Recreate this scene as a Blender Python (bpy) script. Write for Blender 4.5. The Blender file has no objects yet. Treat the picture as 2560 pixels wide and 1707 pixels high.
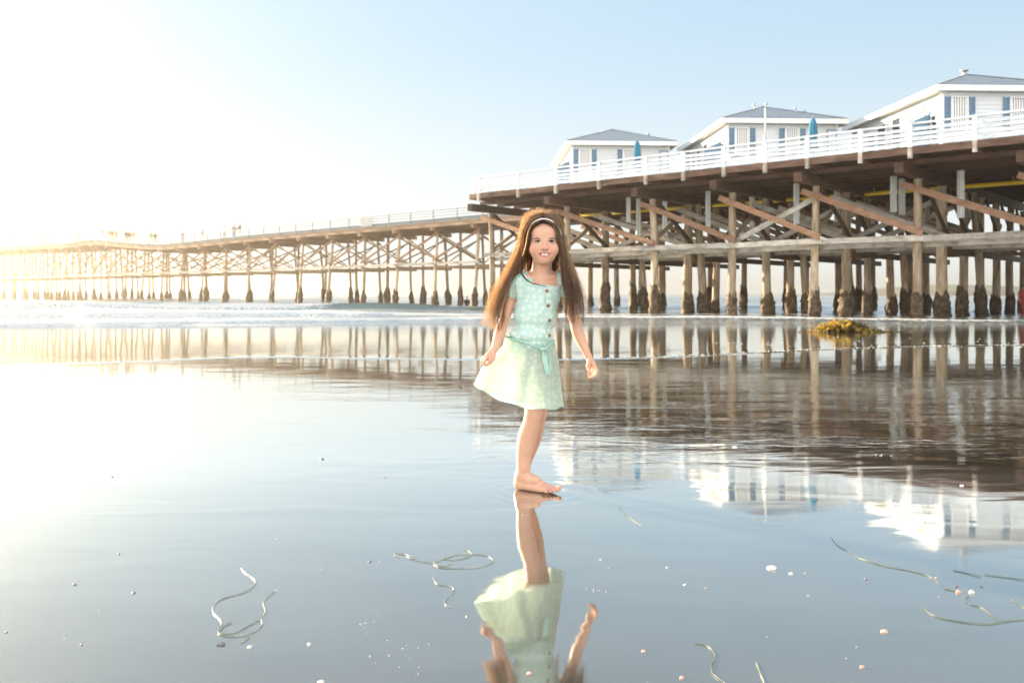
import bpy, bmesh, math, random
import numpy as np
from mathutils import Vector, Matrix, noise as mn
from mathutils.bvhtree import BVHTree
random.seed(7)
R = math.radians
SC = bpy.context.scene
COL = SC.collection

# ------------------------------------------------------------------ camera, sky, sun, exposure
F = 2276.0            # focal length in pixels of the 2560 px wide photograph
EYE = 0.885           # eye height above the wet sand
cam_data = bpy.data.cameras.new('camera')
cam_data.lens = 32.0
cam_data.sensor_width = 36.0
cam_data.shift_y = -118.5 / 2560.0
cam_data.clip_start = 0.05
cam_data.clip_end = 20000
cam_data.dof.use_dof = True
cam_data.dof.focus_distance = 4.03
cam_data.dof.aperture_fstop = 5.0
cam = bpy.data.objects.new('camera', cam_data)
cam.location = (0, 0, EYE)
cam.rotation_euler = (R(90), 0, 0)
COL.objects.link(cam)
SC.camera = cam

SUN_AZ = -50.0        # degrees, negative = left of the view axis
SUN_EL = 13.0
world = bpy.data.worlds.new('World')
SC.world = world
world.use_nodes = True
wn = world.node_tree
sky = wn.nodes.new('ShaderNodeTexSky')
sky.sky_type = 'NISHITA'
sky.sun_disc = False
sky.sun_elevation = R(SUN_EL)
sky.sun_rotation = R(SUN_AZ)
sky.air_density = 0.9
sky.dust_density = 2.2
sky.ozone_density = 1.0
gm = wn.nodes.new('ShaderNodeGamma')
gm.inputs['Gamma'].default_value = 0.15
wn.links.new(sky.outputs[0], gm.inputs['Color'])
hs = wn.nodes.new('ShaderNodeHueSaturation')
hs.inputs['Saturation'].default_value = 1.45
wn.links.new(gm.outputs[0], hs.inputs['Color'])
tn = wn.nodes.new('ShaderNodeMix'); tn.data_type = 'RGBA'; tn.blend_type = 'MULTIPLY'; tn.inputs[0].default_value = 1
wn.links.new(hs.outputs[0], tn.inputs[6]); tn.inputs[7].default_value = (.62, .785, .905, 1)
# sky brightened behind the camera, added to fill the girl and shaded timbers
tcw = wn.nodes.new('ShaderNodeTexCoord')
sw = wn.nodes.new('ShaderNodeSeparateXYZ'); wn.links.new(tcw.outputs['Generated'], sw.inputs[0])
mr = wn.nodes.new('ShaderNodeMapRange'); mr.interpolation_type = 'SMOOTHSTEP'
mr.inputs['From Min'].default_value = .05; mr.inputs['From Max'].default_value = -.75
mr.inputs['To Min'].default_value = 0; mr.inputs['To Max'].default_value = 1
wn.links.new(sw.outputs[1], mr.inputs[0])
# whitish band of sea air along the horizon
hz = wn.nodes.new('ShaderNodeMapRange'); hz.interpolation_type = 'SMOOTHSTEP'
hz.inputs['From Min'].default_value = .30; hz.inputs['From Max'].default_value = -.02
hz.inputs['To Min'].default_value = 0; hz.inputs['To Max'].default_value = .95
wn.links.new(sw.outputs[2], hz.inputs[0])
hm = wn.nodes.new('ShaderNodeMix'); hm.data_type = 'RGBA'
wn.links.new(hz.outputs[0], hm.inputs[0]); wn.links.new(tn.outputs[2], hm.inputs[6])
hm.inputs[7].default_value = (1.16, 1.18, 1.16, 1)
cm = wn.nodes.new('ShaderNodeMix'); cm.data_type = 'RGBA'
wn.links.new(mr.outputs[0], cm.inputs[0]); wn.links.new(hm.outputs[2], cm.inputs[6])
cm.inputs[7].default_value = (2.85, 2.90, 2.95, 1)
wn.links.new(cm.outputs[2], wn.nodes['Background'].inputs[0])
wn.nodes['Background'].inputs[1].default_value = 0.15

sl = bpy.data.lights.new('sun', 'SUN')
sl.energy = 4.1
sl.angle = R(0.6)
sl.color = (1.0, 0.80, 0.56)
sun = bpy.data.objects.new('sun', sl)
sd = Vector((math.sin(R(SUN_AZ)) * math.cos(R(SUN_EL)), math.cos(R(SUN_AZ)) * math.cos(R(SUN_EL)), math.sin(R(SUN_EL))))
sun.rotation_euler = sd.to_track_quat('Z', 'Y').to_euler()
COL.objects.link(sun)
SC.view_settings.view_transform = 'Standard'
SC.view_settings.look = 'None'
SC.view_settings.gamma = 1
SC.view_settings.exposure = 2.55

# ------------------------------------------------------------------ helpers
def at(x, y, Y):
    """world point seen at photograph pixel (x, y) at distance Y"""
    return Vector(((x - 1280) / F * Y, Y, EYE - (y - 735) / F * Y))

def gnd(x, y, z=0.0):
    Y = (EYE - z) * F / (y - 735)
    return Vector(((x - 1280) / F * Y, Y, z))

def tag(o, label=None, cat=None, group=None, kind=None):
    if label: o['label'] = label
    if cat: o['category'] = cat
    if group: o['group'] = group
    if kind: o['kind'] = kind
    return o

def empty(name, loc=(0, 0, 0), rz=0.0):
    o = bpy.data.objects.new(name, None)
    o.empty_display_size = 0.2
    COL.objects.link(o)
    o.location = loc
    o.rotation_euler = (0, 0, rz)
    return o

def mesh_obj(name, verts, faces, mat, parent=None, smooth=False, local=None):
    me = bpy.data.meshes.new(name)
    if local is not None:
        verts = [(v[0] - local[0], v[1] - local[1], v[2] - local[2]) for v in verts]
    me.from_pydata([tuple(v) for v in verts], [], faces)
    me.update()
    if smooth:
        me.polygons.foreach_set('use_smooth', [True] * len(me.polygons))
    o = bpy.data.objects.new(name, me)
    COL.objects.link(o)
    if mat: me.materials.append(mat)
    if parent: o.parent = parent
    if local is not None: o.location = local
    return o

class MB:
    def __init__(self):
        self.v = []; self.f = []
    def box(self, c, s, rz=0.0):
        cx, cy, cz = c; hx, hy, hz = s[0] / 2, s[1] / 2, s[2] / 2
        co, si = math.cos(rz), math.sin(rz)
        b = len(self.v)
        for dz in (-hz, hz):
            for dx, dy in ((-hx, -hy), (hx, -hy), (hx, hy), (-hx, hy)):
                self.v.append((cx + dx * co - dy * si, cy + dx * si + dy * co, cz + dz))
        self.f += [(b, b + 3, b + 2, b + 1), (b + 4, b + 5, b + 6, b + 7), (b, b + 1, b + 5, b + 4),
                   (b + 1, b + 2, b + 6, b + 5), (b + 2, b + 3, b + 7, b + 6), (b + 3, b, b + 4, b + 7)]
        return self
    def beam(self, a, b_, w, h, up=(0, 0, 1)):
        a = Vector(a); b_ = Vector(b_)
        d = (b_ - a).normalized()
        up = Vector(up)
        s = d.cross(up).normalized()
        u = s.cross(d).normalized()
        n = len(self.v)
        for p in (a, b_):
            for i, j in ((-1, -1), (1, -1), (1, 1), (-1, 1)):
                self.v.append(tuple(p + s * (i * w / 2) + u * (j * h / 2)))
        self.f += [(n, n + 1, n + 2, n + 3), (n + 4, n + 7, n + 6, n + 5), (n, n + 4, n + 5, n + 1),
                   (n + 1, n + 5, n + 6, n + 2), (n + 2, n + 6, n + 7, n + 3), (n + 3, n + 7, n + 4, n)]
        return self
    def tube(self, pts, rad, n=8, cap=True):
        pts = [Vector(p) for p in pts]
        if not hasattr(rad, '__len__'): rad = [rad] * len(pts)
        b = len(self.v)
        prev = None
        for i, p in enumerate(pts):
            if i == 0: d = pts[1] - p
            elif i == len(pts) - 1: d = p - pts[i - 1]
            else: d = pts[i + 1] - pts[i - 1]
            d.normalize()
            if prev is None:
                s = d.orthogonal().normalized()
            else:
                s = (prev - d * prev.dot(d)).normalized()
            prev = s
            t = d.cross(s)
            for k in range(n):
                a = 2 * math.pi * k / n
                self.v.append(tuple(p + (s * math.cos(a) + t * math.sin(a)) * rad[i]))
        for i in range(len(pts) - 1):
            for k in range(n):
                k2 = (k + 1) % n
                self.f.append((b + i * n + k, b + i * n + k2, b + (i + 1) * n + k2, b + (i + 1) * n + k))
        if cap:
            self.f.append(tuple(b + k for k in reversed(range(n))))
            e = b + (len(pts) - 1) * n
            self.f.append(tuple(e + k for k in range(n)))
        return self
    def ball(self, c, r, nu=10, nv=7):
        if not hasattr(r, '__len__'): r = (r, r, r)
        b = len(self.v)
        self.v.append((c[0], c[1], c[2] + r[2]))
        for j in range(1, nv):
            ph = math.pi * j / nv
            for i in range(nu):
                th = 2 * math.pi * i / nu
                self.v.append((c[0] + r[0] * math.sin(ph) * math.cos(th), c[1] + r[1] * math.sin(ph) * math.sin(th), c[2] + r[2] * math.cos(ph)))
        self.v.append((c[0], c[1], c[2] - r[2]))
        last = len(self.v) - 1
        for i in range(nu):
            i2 = (i + 1) % nu
            self.f.append((b, b + 1 + i, b + 1 + i2))
            for j in range(nv - 2):
                o = b + 1 + j * nu
                self.f.append((o + i, o + nu + i, o + nu + i2, o + i2))
            o = b + 1 + (nv - 2) * nu
            self.f.append((o + i, last, o + i2))
        return self
    def grid(self, P, closed=False):
        """P[i][j] points"""
        b = len(self.v); nj = len(P[0])
        for row in P:
            for p in row: self.v.append(tuple(p))
        for i in range(len(P) - 1):
            for j in range(nj if closed else nj - 1):
                j2 = (j + 1) % nj
                self.f.append((b + i * nj + j, b + i * nj + j2, b + (i + 1) * nj + j2, b + (i + 1) * nj + j))
        return self
    def build(self, name, mat, parent=None, smooth=False, local=None):
        return mesh_obj(name, self.v, self.f, mat, parent, smooth, local)

# ---- materials
def mat_new(name):
    m = bpy.data.materials.new(name)
    m.use_nodes = True
    nt = m.node_tree
    return m, nt, nt.nodes['Principled BSDF']

def N(nt, t, **kw):
    n = nt.nodes.new(t)
    for k, v in kw.items():
        if hasattr(n, k): setattr(n, k, v)
    return n

def ramp(nt, fac, stops):
    r = nt.nodes.new('ShaderNodeValToRGB')
    e = r.color_ramp.elements
    e[0].position, e[0].color = stops[0][0], (*stops[0][1], 1)
    e[1].position, e[1].color = stops[-1][0], (*stops[-1][1], 1)
    for p, c in stops[1:-1]:
        x = e.new(p); x.color = (*c, 1)
    nt.links.new(fac, r.inputs[0])
    return r.outputs[0]

def noise_mat(name, c1, c2, scale=3.0, stretch=(1, 1, 1), rough=0.7, bump=0.02, bscale=None, spec=0.3, c3=None, detail=6, rnd=0.25, coords='Object'):
    m, nt, p = mat_new(name)
    tc = N(nt, 'ShaderNodeTexCoord')
    mp = N(nt, 'ShaderNodeMapping')
    mp.inputs['Scale'].default_value = stretch
    nt.links.new(tc.outputs[coords], mp.inputs[0])
    no = N(nt, 'ShaderNodeTexNoise')
    no.inputs['Scale'].default_value = scale
    no.inputs['Detail'].default_value = detail
    no.inputs['Roughness'].default_value = 0.65
    nt.links.new(mp.outputs[0], no.inputs['Vector'])
    st = [(0.3, c1), (0.7, c2)]
    if c3: st = [(0.28, c1), (0.5, c2), (0.72, c3)]
    col = ramp(nt, no.outputs[0], st)
    if rnd:
        oi = N(nt, 'ShaderNodeObjectInfo')
        mr = N(nt, 'ShaderNodeMapRange')
        mr.inputs['To Min'].default_value = 1 - rnd
        mr.inputs['To Max'].default_value = 1 + rnd
        nt.links.new(oi.outputs['Random'], mr.inputs[0])
        h = N(nt, 'ShaderNodeHueSaturation')
        nt.links.new(mr.outputs[0], h.inputs['Value'])
        nt.links.new(col, h.inputs['Color'])
        col = h.outputs[0]
    nt.links.new(col, p.inputs['Base Color'])
    p.inputs['Roughness'].default_value = rough
    p.inputs['Specular IOR Level'].default_value = spec
    if bump:
        n2 = N(nt, 'ShaderNodeTexNoise')
        n2.inputs['Scale'].default_value = bscale or scale * 3
        n2.inputs['Detail'].default_value = 5
        nt.links.new(mp.outputs[0], n2.inputs['Vector'])
        b = N(nt, 'ShaderNodeBump')
        b.inputs['Strength'].default_value = 0.8
        b.inputs['Distance'].default_value = bump
        nt.links.new(n2.outputs[0], b.inputs['Height'])
        nt.links.new(b.outputs[0], p.inputs['Normal'])
    return m

M = {}
M['pile'] = noise_mat('pile_wood', (0.13, 0.085, 0.05), (0.33, 0.245, 0.16), 2.6, (2.5, 2.5, .4), .8, .02, 7, c3=(.50, .42, .33))
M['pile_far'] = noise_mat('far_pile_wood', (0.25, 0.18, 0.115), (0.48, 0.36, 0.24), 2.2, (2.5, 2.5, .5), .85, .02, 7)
M['crust'] = noise_mat('barnacle_crust', (0.012, 0.008, 0.005), (0.075, 0.050, 0.028), 5.0, (1, 1, 1), .7, .06, 14, c3=(.22, .155, .09), rnd=.15)
M['brace'] = noise_mat('brace_wood', (0.20, 0.105, 0.06), (0.38, 0.22, 0.14), 2.0, (1, 1, 3), .8, .01, 9)
M['gray_beam'] = noise_mat('weathered_beam', (0.13, 0.10, 0.075), (0.36, 0.32, 0.27), 1.6, (1, 1, 2), .8, .012, 8, c3=(.50, .45, .39), rnd=.35)
M['dark_wood'] = noise_mat('creosoted_wood', (0.035, 0.018, 0.012), (0.10, 0.052, 0.034), 1.6, (1, 1, 2), .75, .015, 6)
M['fascia'] = noise_mat('fascia_wood', (0.055, 0.032, 0.022), (0.14, 0.080, 0.055), 1.1, (1, 1, 4), .75, .012, 6, c3=(.24, .14, .10))
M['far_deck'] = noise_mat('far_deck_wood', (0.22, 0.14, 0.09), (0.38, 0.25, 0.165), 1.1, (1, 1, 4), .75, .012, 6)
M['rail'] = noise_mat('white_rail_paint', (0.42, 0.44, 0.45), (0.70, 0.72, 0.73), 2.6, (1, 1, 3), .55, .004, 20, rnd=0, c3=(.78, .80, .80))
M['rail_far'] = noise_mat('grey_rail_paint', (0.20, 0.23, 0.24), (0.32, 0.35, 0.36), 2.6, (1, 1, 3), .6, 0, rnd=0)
M['post_white'] = noise_mat('pale_post_paint', (0.48, 0.48, 0.46), (0.68, 0.68, 0.66), 3, (1, 1, .5), .7, .004, rnd=.1)
M['siding'] = noise_mat('white_siding', (0.62, 0.64, 0.64), (0.70, 0.715, 0.71), 1.5, (1, 1, 5), .6, .002, 20, rnd=0)
M['trim'] = noise_mat('cream_trim', (0.74, 0.73, 0.69), (0.82, 0.81, 0.78), 2, (1, 1, 1), .5, 0, rnd=0)
M['roof'] = noise_mat('grey_shingles', (0.19, 0.22, 0.25), (0.34, 0.375, 0.41), 9, (1, 1, 2.5), .9, .02, 14, rnd=.05)
M['shutter'] = noise_mat('blue_shutter_paint', (0.10, 0.19, 0.30), (0.16, 0.27, 0.39), 4, (1, 1, 1), .5, .003, 20, rnd=.05)
M['glass'], _nt, _p = mat_new('window_glass')
_p.inputs['Base Color'].default_value = (0.035, 0.05, 0.065, 1); _p.inputs['Roughness'].default_value = .15; _p.inputs['Specular IOR Level'].default_value = .15
M['glass_pale'], _nt, _p = mat_new('curtained_glass')
_p.inputs['Base Color'].default_value = (0.35, 0.47, 0.52, 1); _p.inputs['Roughness'].default_value = .1
M['metal'], _nt, _p = mat_new('galvanised_metal')
_p.inputs['Base Color'].default_value = (0.45, 0.45, 0.45, 1); _p.inputs['Metallic'].default_value = .8; _p.inputs['Roughness'].default_value = .4
M['teal'] = noise_mat('teal_canvas', (0.015, 0.13, 0.22), (0.04, 0.22, 0.33), 6, (1, 1, .4), .8, .01, 12, rnd=0)
M['yellow'] = noise_mat('yellow_pipe_paint', (0.70, 0.44, 0.03), (0.88, 0.62, 0.06), 3, (1, 1, 1), .5, .003, rnd=0)
M['shell_white'] = noise_mat('white_shell', (0.42, 0.37, 0.32), (0.72, 0.68, 0.63), 40, (1, 1, 1), .4, .001, 150, rnd=.1)
M['shell_pink'] = noise_mat('pink_shell', (0.45, 0.24, 0.17), (0.72, 0.50, 0.40), 50, (1, 1, 1), .4, .001, 150, rnd=.1)
M['shell_dark'] = noise_mat('dark_shell', (0.04, 0.035, 0.06), (0.30, 0.28, 0.33), 30, (1, 1, 1), .35, .001, 150, rnd=.1)
M['hill'] = noise_mat('hillside', (0.06, 0.08, 0.05), (0.22, 0.20, 0.16), .03, (1, 1, 1), .9, 0, rnd=0)

# fabrics with light passing through
def thin_mat(name, c1, c2, scale, trans, tcol, rough=.8, coords='Object'):
    m, nt, p = mat_new(name)
    tc = N(nt, 'ShaderNodeTexCoord'); no = N(nt, 'ShaderNodeTexNoise')
    no.inputs['Scale'].default_value = scale
    nt.links.new(tc.outputs[coords], no.inputs['Vector'])
    col = ramp(nt, no.outputs[0], [(.35, c1), (.65, c2)])
    nt.links.new(col, p.inputs['Base Color'])
    p.inputs['Roughness'].default_value = rough
    tr = N(nt, 'ShaderNodeBsdfTranslucent'); tr.inputs[0].default_value = (*tcol, 1)
    mx = N(nt, 'ShaderNodeMixShader'); mx.inputs[0].default_value = trans
    nt.links.new(p.outputs[0], mx.inputs[1]); nt.links.new(tr.outputs[0], mx.inputs[2])
    nt.links.new(mx.outputs[0], nt.nodes['Material Output'].inputs[0])
    return m
M['kelp'] = thin_mat('kelp_blade', (0.09, 0.055, 0.01), (0.40, 0.27, 0.06), 5, .30, (0.75, 0.48, 0.06), .3)
M['kelp_dark'] = thin_mat('kelp_dark', (0.03, 0.022, 0.006), (0.14, 0.09, 0.02), 5, .2, (0.3, 0.18, 0.03), .3)
M['grass'] = thin_mat('seagrass_blade', (0.04, 0.06, 0.03), (0.24, 0.26, 0.13), 14, .25, (0.5, 0.55, 0.25), .3)
M['grass_pale'] = thin_mat('bleached_seagrass', (0.12, 0.15, 0.11), (0.46, 0.48, 0.38), 14, .25, (0.6, 0.6, 0.4), .3)

def math_n(nt, op, a, b=None, c=None, clamp=False):
    n = nt.nodes.new('ShaderNodeMath'); n.operation = op; n.use_clamp = clamp
    for i, x in enumerate((a, b, c)):
        if x is None: continue
        if isinstance(x, (int, float)): n.inputs[i].default_value = x
        else: nt.links.new(x, n.inputs[i])
    return n.outputs[0]

def tex_noise(nt, vec, scale, sc=(1, 1, 1), detail=3, rot=0.0, rough=.5, dist=0.0):
    mp = N(nt, 'ShaderNodeMapping'); mp.inputs['Scale'].default_value = sc; mp.inputs['Rotation'].default_value = (0, 0, rot)
    nt.links.new(vec, mp.inputs[0])
    n = N(nt, 'ShaderNodeTexNoise')
    n.inputs['Scale'].default_value = scale; n.inputs['Detail'].default_value = detail
    n.inputs['Roughness'].default_value = rough; n.inputs['Distortion'].default_value = dist
    nt.links.new(mp.outputs[0], n.inputs['Vector'])
    return n.outputs[0]

def smooth(nt, v, a, b, lo=0.0, hi=1.0):
    m = N(nt, 'ShaderNodeMapRange'); m.interpolation_type = 'SMOOTHSTEP'
    m.inputs['From Min'].default_value = a; m.inputs['From Max'].default_value = b
    m.inputs['To Min'].default_value = lo; m.inputs['To Max'].default_value = hi
    nt.links.new(v, m.inputs[0])
    return m.outputs[0]

# wet sand under a film of water: world position drives where the film is rippled
def wet_sand_material():
    m, nt, p = mat_new('wet_sand')
    geo = N(nt, 'ShaderNodeNewGeometry'); pos = geo.outputs['Position']
    sep = N(nt, 'ShaderNodeSeparateXYZ'); nt.links.new(pos, sep.inputs[0])
    X, Y = sep.outputs[0], sep.outputs[1]
    n1 = tex_noise(nt, pos, 1.3, (1, 1.6, 1), 5)
    n2 = tex_noise(nt, pos, 420, (1, 1, 1), 3)
    c1 = ramp(nt, n1, [(.3, (0.055, 0.050, 0.042)), (.7, (0.080, 0.074, 0.064))])
    c2 = ramp(nt, n2, [(.3, (0.72, 0.72, 0.72)), (.7, (1.22, 1.2, 1.18))])
    mx = N(nt, 'ShaderNodeMix'); mx.data_type = 'RGBA'; mx.blend_type = 'MULTIPLY'; mx.inputs[0].default_value = .8
    nt.links.new(c1, mx.inputs[6]); nt.links.new(c2, mx.inputs[7])
    nt.links.new(mx.outputs[2], p.inputs['Base Color'])
    p.inputs['Specular IOR Level'].default_value = 0
    p.inputs['Roughness'].default_value = .8
    # ripples in metres
    big = tex_noise(nt, pos, 1.1, (1, 2.2, 1), 2, .15, .5, .5)
    med = tex_noise(nt, pos, 6.0, (.7, 2.4, 1), 3, .12, .55, .7)
    fin = tex_noise(nt, pos, 26.0, (.6, 2.0, 1), 3, .1, .6, .6)
    # rippled zone 5..9 m, stronger towards the right
    zA = math_n(nt, 'MULTIPLY', smooth(nt, Y, 3.9, 6.0), smooth(nt, Y, 10.5, 7.5))
    zr = math_n(nt, 'MULTIPLY', zA, smooth(nt, X, -1.2, .6, .35, 1))
    far = smooth(nt, Y, 9, 22)
    patch = smooth(nt, tex_noise(nt, pos, .8, (1, 2, 1), 2), .40, .62)
    hb = math_n(nt, 'MULTIPLY', big, math_n(nt, 'MULTIPLY_ADD', zr, .003, .0022))
    amp_m = math_n(nt, 'ADD', math_n(nt, 'MULTIPLY', zr, math_n(nt, 'MULTIPLY_ADD', patch, .0021, .0005)), math_n(nt, 'MULTIPLY_ADD', far, .0006, .00008))
    hm = math_n(nt, 'MULTIPLY', med, amp_m)
    amp_f = math_n(nt, 'ADD', math_n(nt, 'MULTIPLY', zr, .00016), math_n(nt, 'MULTIPLY_ADD', far, .00022, .000010))
    hf = math_n(nt, 'MULTIPLY', fin, amp_f)
    # rings spreading from the foot
    foot = N(nt, 'ShaderNodeVectorMath'); foot.operation = 'DISTANCE'
    nt.links.new(pos, foot.inputs[0]); foot.inputs[1].default_value = (.10, 4.07, 0)
    r = foot.outputs['Value']
    wob = math_n(nt, 'MULTIPLY', tex_noise(nt, pos, 4, (1, 1, 1), 2), 9)
    ring = math_n(nt, 'SINE', math_n(nt, 'ADD', math_n(nt, 'MULTIPLY', r, 75), wob))
    fall = math_n(nt, 'MULTIPLY', smooth(nt, r, .55, .10), .00013)
    hr = math_n(nt, 'MULTIPLY', ring, fall)
    grit = math_n(nt, 'MULTIPLY', tex_noise(nt, pos, 330, (1, 1, 1), 2), .000012)
    h = math_n(nt, 'ADD', math_n(nt, 'ADD', math_n(nt, 'ADD', hb, hm), math_n(nt, 'ADD', hf, hr)), grit)
    b = N(nt, 'ShaderNodeBump'); b.inputs['Strength'].default_value = 1; b.inputs['Distance'].default_value = 1
    nt.links.new(h, b.inputs['Height']); nt.links.new(b.outputs[0], p.inputs['Normal'])
    gl = N(nt, 'ShaderNodeBsdfGlossy'); nt.links.new(smooth(nt, tex_noise(nt, pos, 2.2, (.6, 2.2, 1), 4, .1, .6, .8), .38, .66, .016, .055), gl.inputs['Roughness']); gl.inputs[0].default_value = (.97, 1.0, .985, 1)
    fr = N(nt, 'ShaderNodeFresnel'); fr.inputs[0].default_value = 1.45
    nt.links.new(b.outputs[0], gl.inputs['Normal']); nt.links.new(b.outputs[0], fr.inputs['Normal'])
    fs = N(nt, 'ShaderNodeMixShader')
    nt.links.new(math_n(nt, 'MINIMUM', math_n(nt, 'MULTIPLY_ADD', fr.outputs[0], 2.15, .07), .87), fs.inputs[0])
    nt.links.new(p.outputs[0], fs.inputs[1]); nt.links.new(gl.outputs[0], fs.inputs[2])
    nt.links.new(fs.outputs[0], nt.nodes['Material Output'].inputs[0])
    return m
M['wet_sand'] = wet_sand_material()

def sea_material():
    m, nt, p = mat_new('sea_water')
    geo = N(nt, 'ShaderNodeNewGeometry'); pos = geo.outputs['Position']
    at_ = N(nt, 'ShaderNodeAttribute'); at_.attribute_name = 'foam'
    fine = tex_noise(nt, pos, 5, (1, 1.6, 1), 6, 0, .7)
    fo = math_n(nt, 'ADD', at_.outputs['Fac'], math_n(nt, 'MULTIPLY_ADD', fine, 1.6, -.8))
    f = smooth(nt, fo, .32, .62)
    p.inputs['Base Color'].default_value = (0.17, 0.25, 0.27, 1)
    p.inputs['Roughness'].default_value = .22
    p.inputs['IOR'].default_value = 1.34
    gls = N(nt, 'ShaderNodeBsdfGlossy'); gls.inputs['Roughness'].default_value = .18
    n1 = tex_noise(nt, pos, 1.6, (.6, 1.6, 1), 4, .05, .6, .5)
    n2 = tex_noise(nt, pos, .25, (.5, 1.6, 1), 3, .05, .6)
    h = math_n(nt, 'ADD', math_n(nt, 'MULTIPLY', n1, .025), math_n(nt, 'MULTIPLY', n2, .14))
    b = N(nt, 'ShaderNodeBump'); b.inputs['Distance'].default_value = 1; b.inputs['Strength'].default_value = .8
    nt.links.new(h, b.inputs['Height']); nt.links.new(b.outputs[0], p.inputs['Normal'])
    fm = N(nt, 'ShaderNodeBsdfDiffuse'); fm.inputs[0].default_value = (.80, .81, .80, 1)
    ft = N(nt, 'ShaderNodeBsdfTranslucent'); ft.inputs[0].default_value = (.85, .85, .82, 1)
    fx = N(nt, 'ShaderNodeMixShader'); fx.inputs[0].default_value = .35
    nt.links.new(fm.outputs[0], fx.inputs[1]); nt.links.new(ft.outputs[0], fx.inputs[2])
    # green light passing through the thin wave lip
    gt = N(nt, 'ShaderNodeBsdfTranslucent'); gt.inputs[0].default_value = (.45, .60, .40, 1)
    g_at = N(nt, 'ShaderNodeAttribute'); g_at.attribute_name = 'lip'
    nt.links.new(b.outputs[0], gls.inputs['Normal'])
    fr = N(nt, 'ShaderNodeFresnel'); fr.inputs[0].default_value = 1.34; nt.links.new(b.outputs[0], fr.inputs['Normal'])
    wm = N(nt, 'ShaderNodeMixShader'); nt.links.new(math_n(nt, 'POWER', fr.outputs[0], .42), wm.inputs[0])
    nt.links.new(p.outputs[0], wm.inputs[1]); nt.links.new(gls.outputs[0], wm.inputs[2])
    gx = N(nt, 'ShaderNodeMixShader')
    nt.links.new(math_n(nt, 'MULTIPLY', g_at.outputs['Fac'], .75), gx.inputs[0])
    nt.links.new(wm.outputs[0], gx.inputs[1]); nt.links.new(gt.outputs[0], gx.inputs[2])
    mx = N(nt, 'ShaderNodeMixShader')
    nt.links.new(f, mx.inputs[0]); nt.links.new(gx.outputs[0], mx.inputs[1]); nt.links.new(fx.outputs[0], mx.inputs[2])
    nt.links.new(mx.outputs[0], nt.nodes['Material Output'].inputs[0])
    return m
M['sea'] = sea_material()
M['foam'] = thin_mat('sea_foam', (.45, .47, .47), (.62, .64, .64), 20, .3, (.85, .85, .82), .5)

# ------------------------------------------------------------------ ground and sea
SEA = -0.20
def ground_z(Y):
    if Y < 9: return 0.0
    if Y < 33: t = (Y - 9) / 24; return -0.22 * t * t * (1.6 - .6 * t)
    return -0.22 - (Y - 33) * .02
def build_ground():
    ys = [-150, -60, -20, -5, 0, 3, 6, 9] + [9 + i for i in range(1, 26)] + [40, 60, 100, 300]
    xs = [-260, -120, -60, -30, -15, -5, 0, 5, 15, 30, 60, 120, 260]
    P = [[(x, y, max(ground_z(y), -3.0)) for x in xs] for y in ys]
    o = MB().grid(P).build('wet_sand', M['wet_sand'], smooth=True)
    tag(o, kind='structure')
build_ground()

def lerp_tab(tab, x):
    if x <= tab[0][0]: return tab[0][1]
    for (a, va), (b, vb) in zip(tab, tab[1:]):
        if x <= b:
            t = (x - a) / (b - a); return va + (vb - va) * t
    return tab[-1][1]

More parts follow.
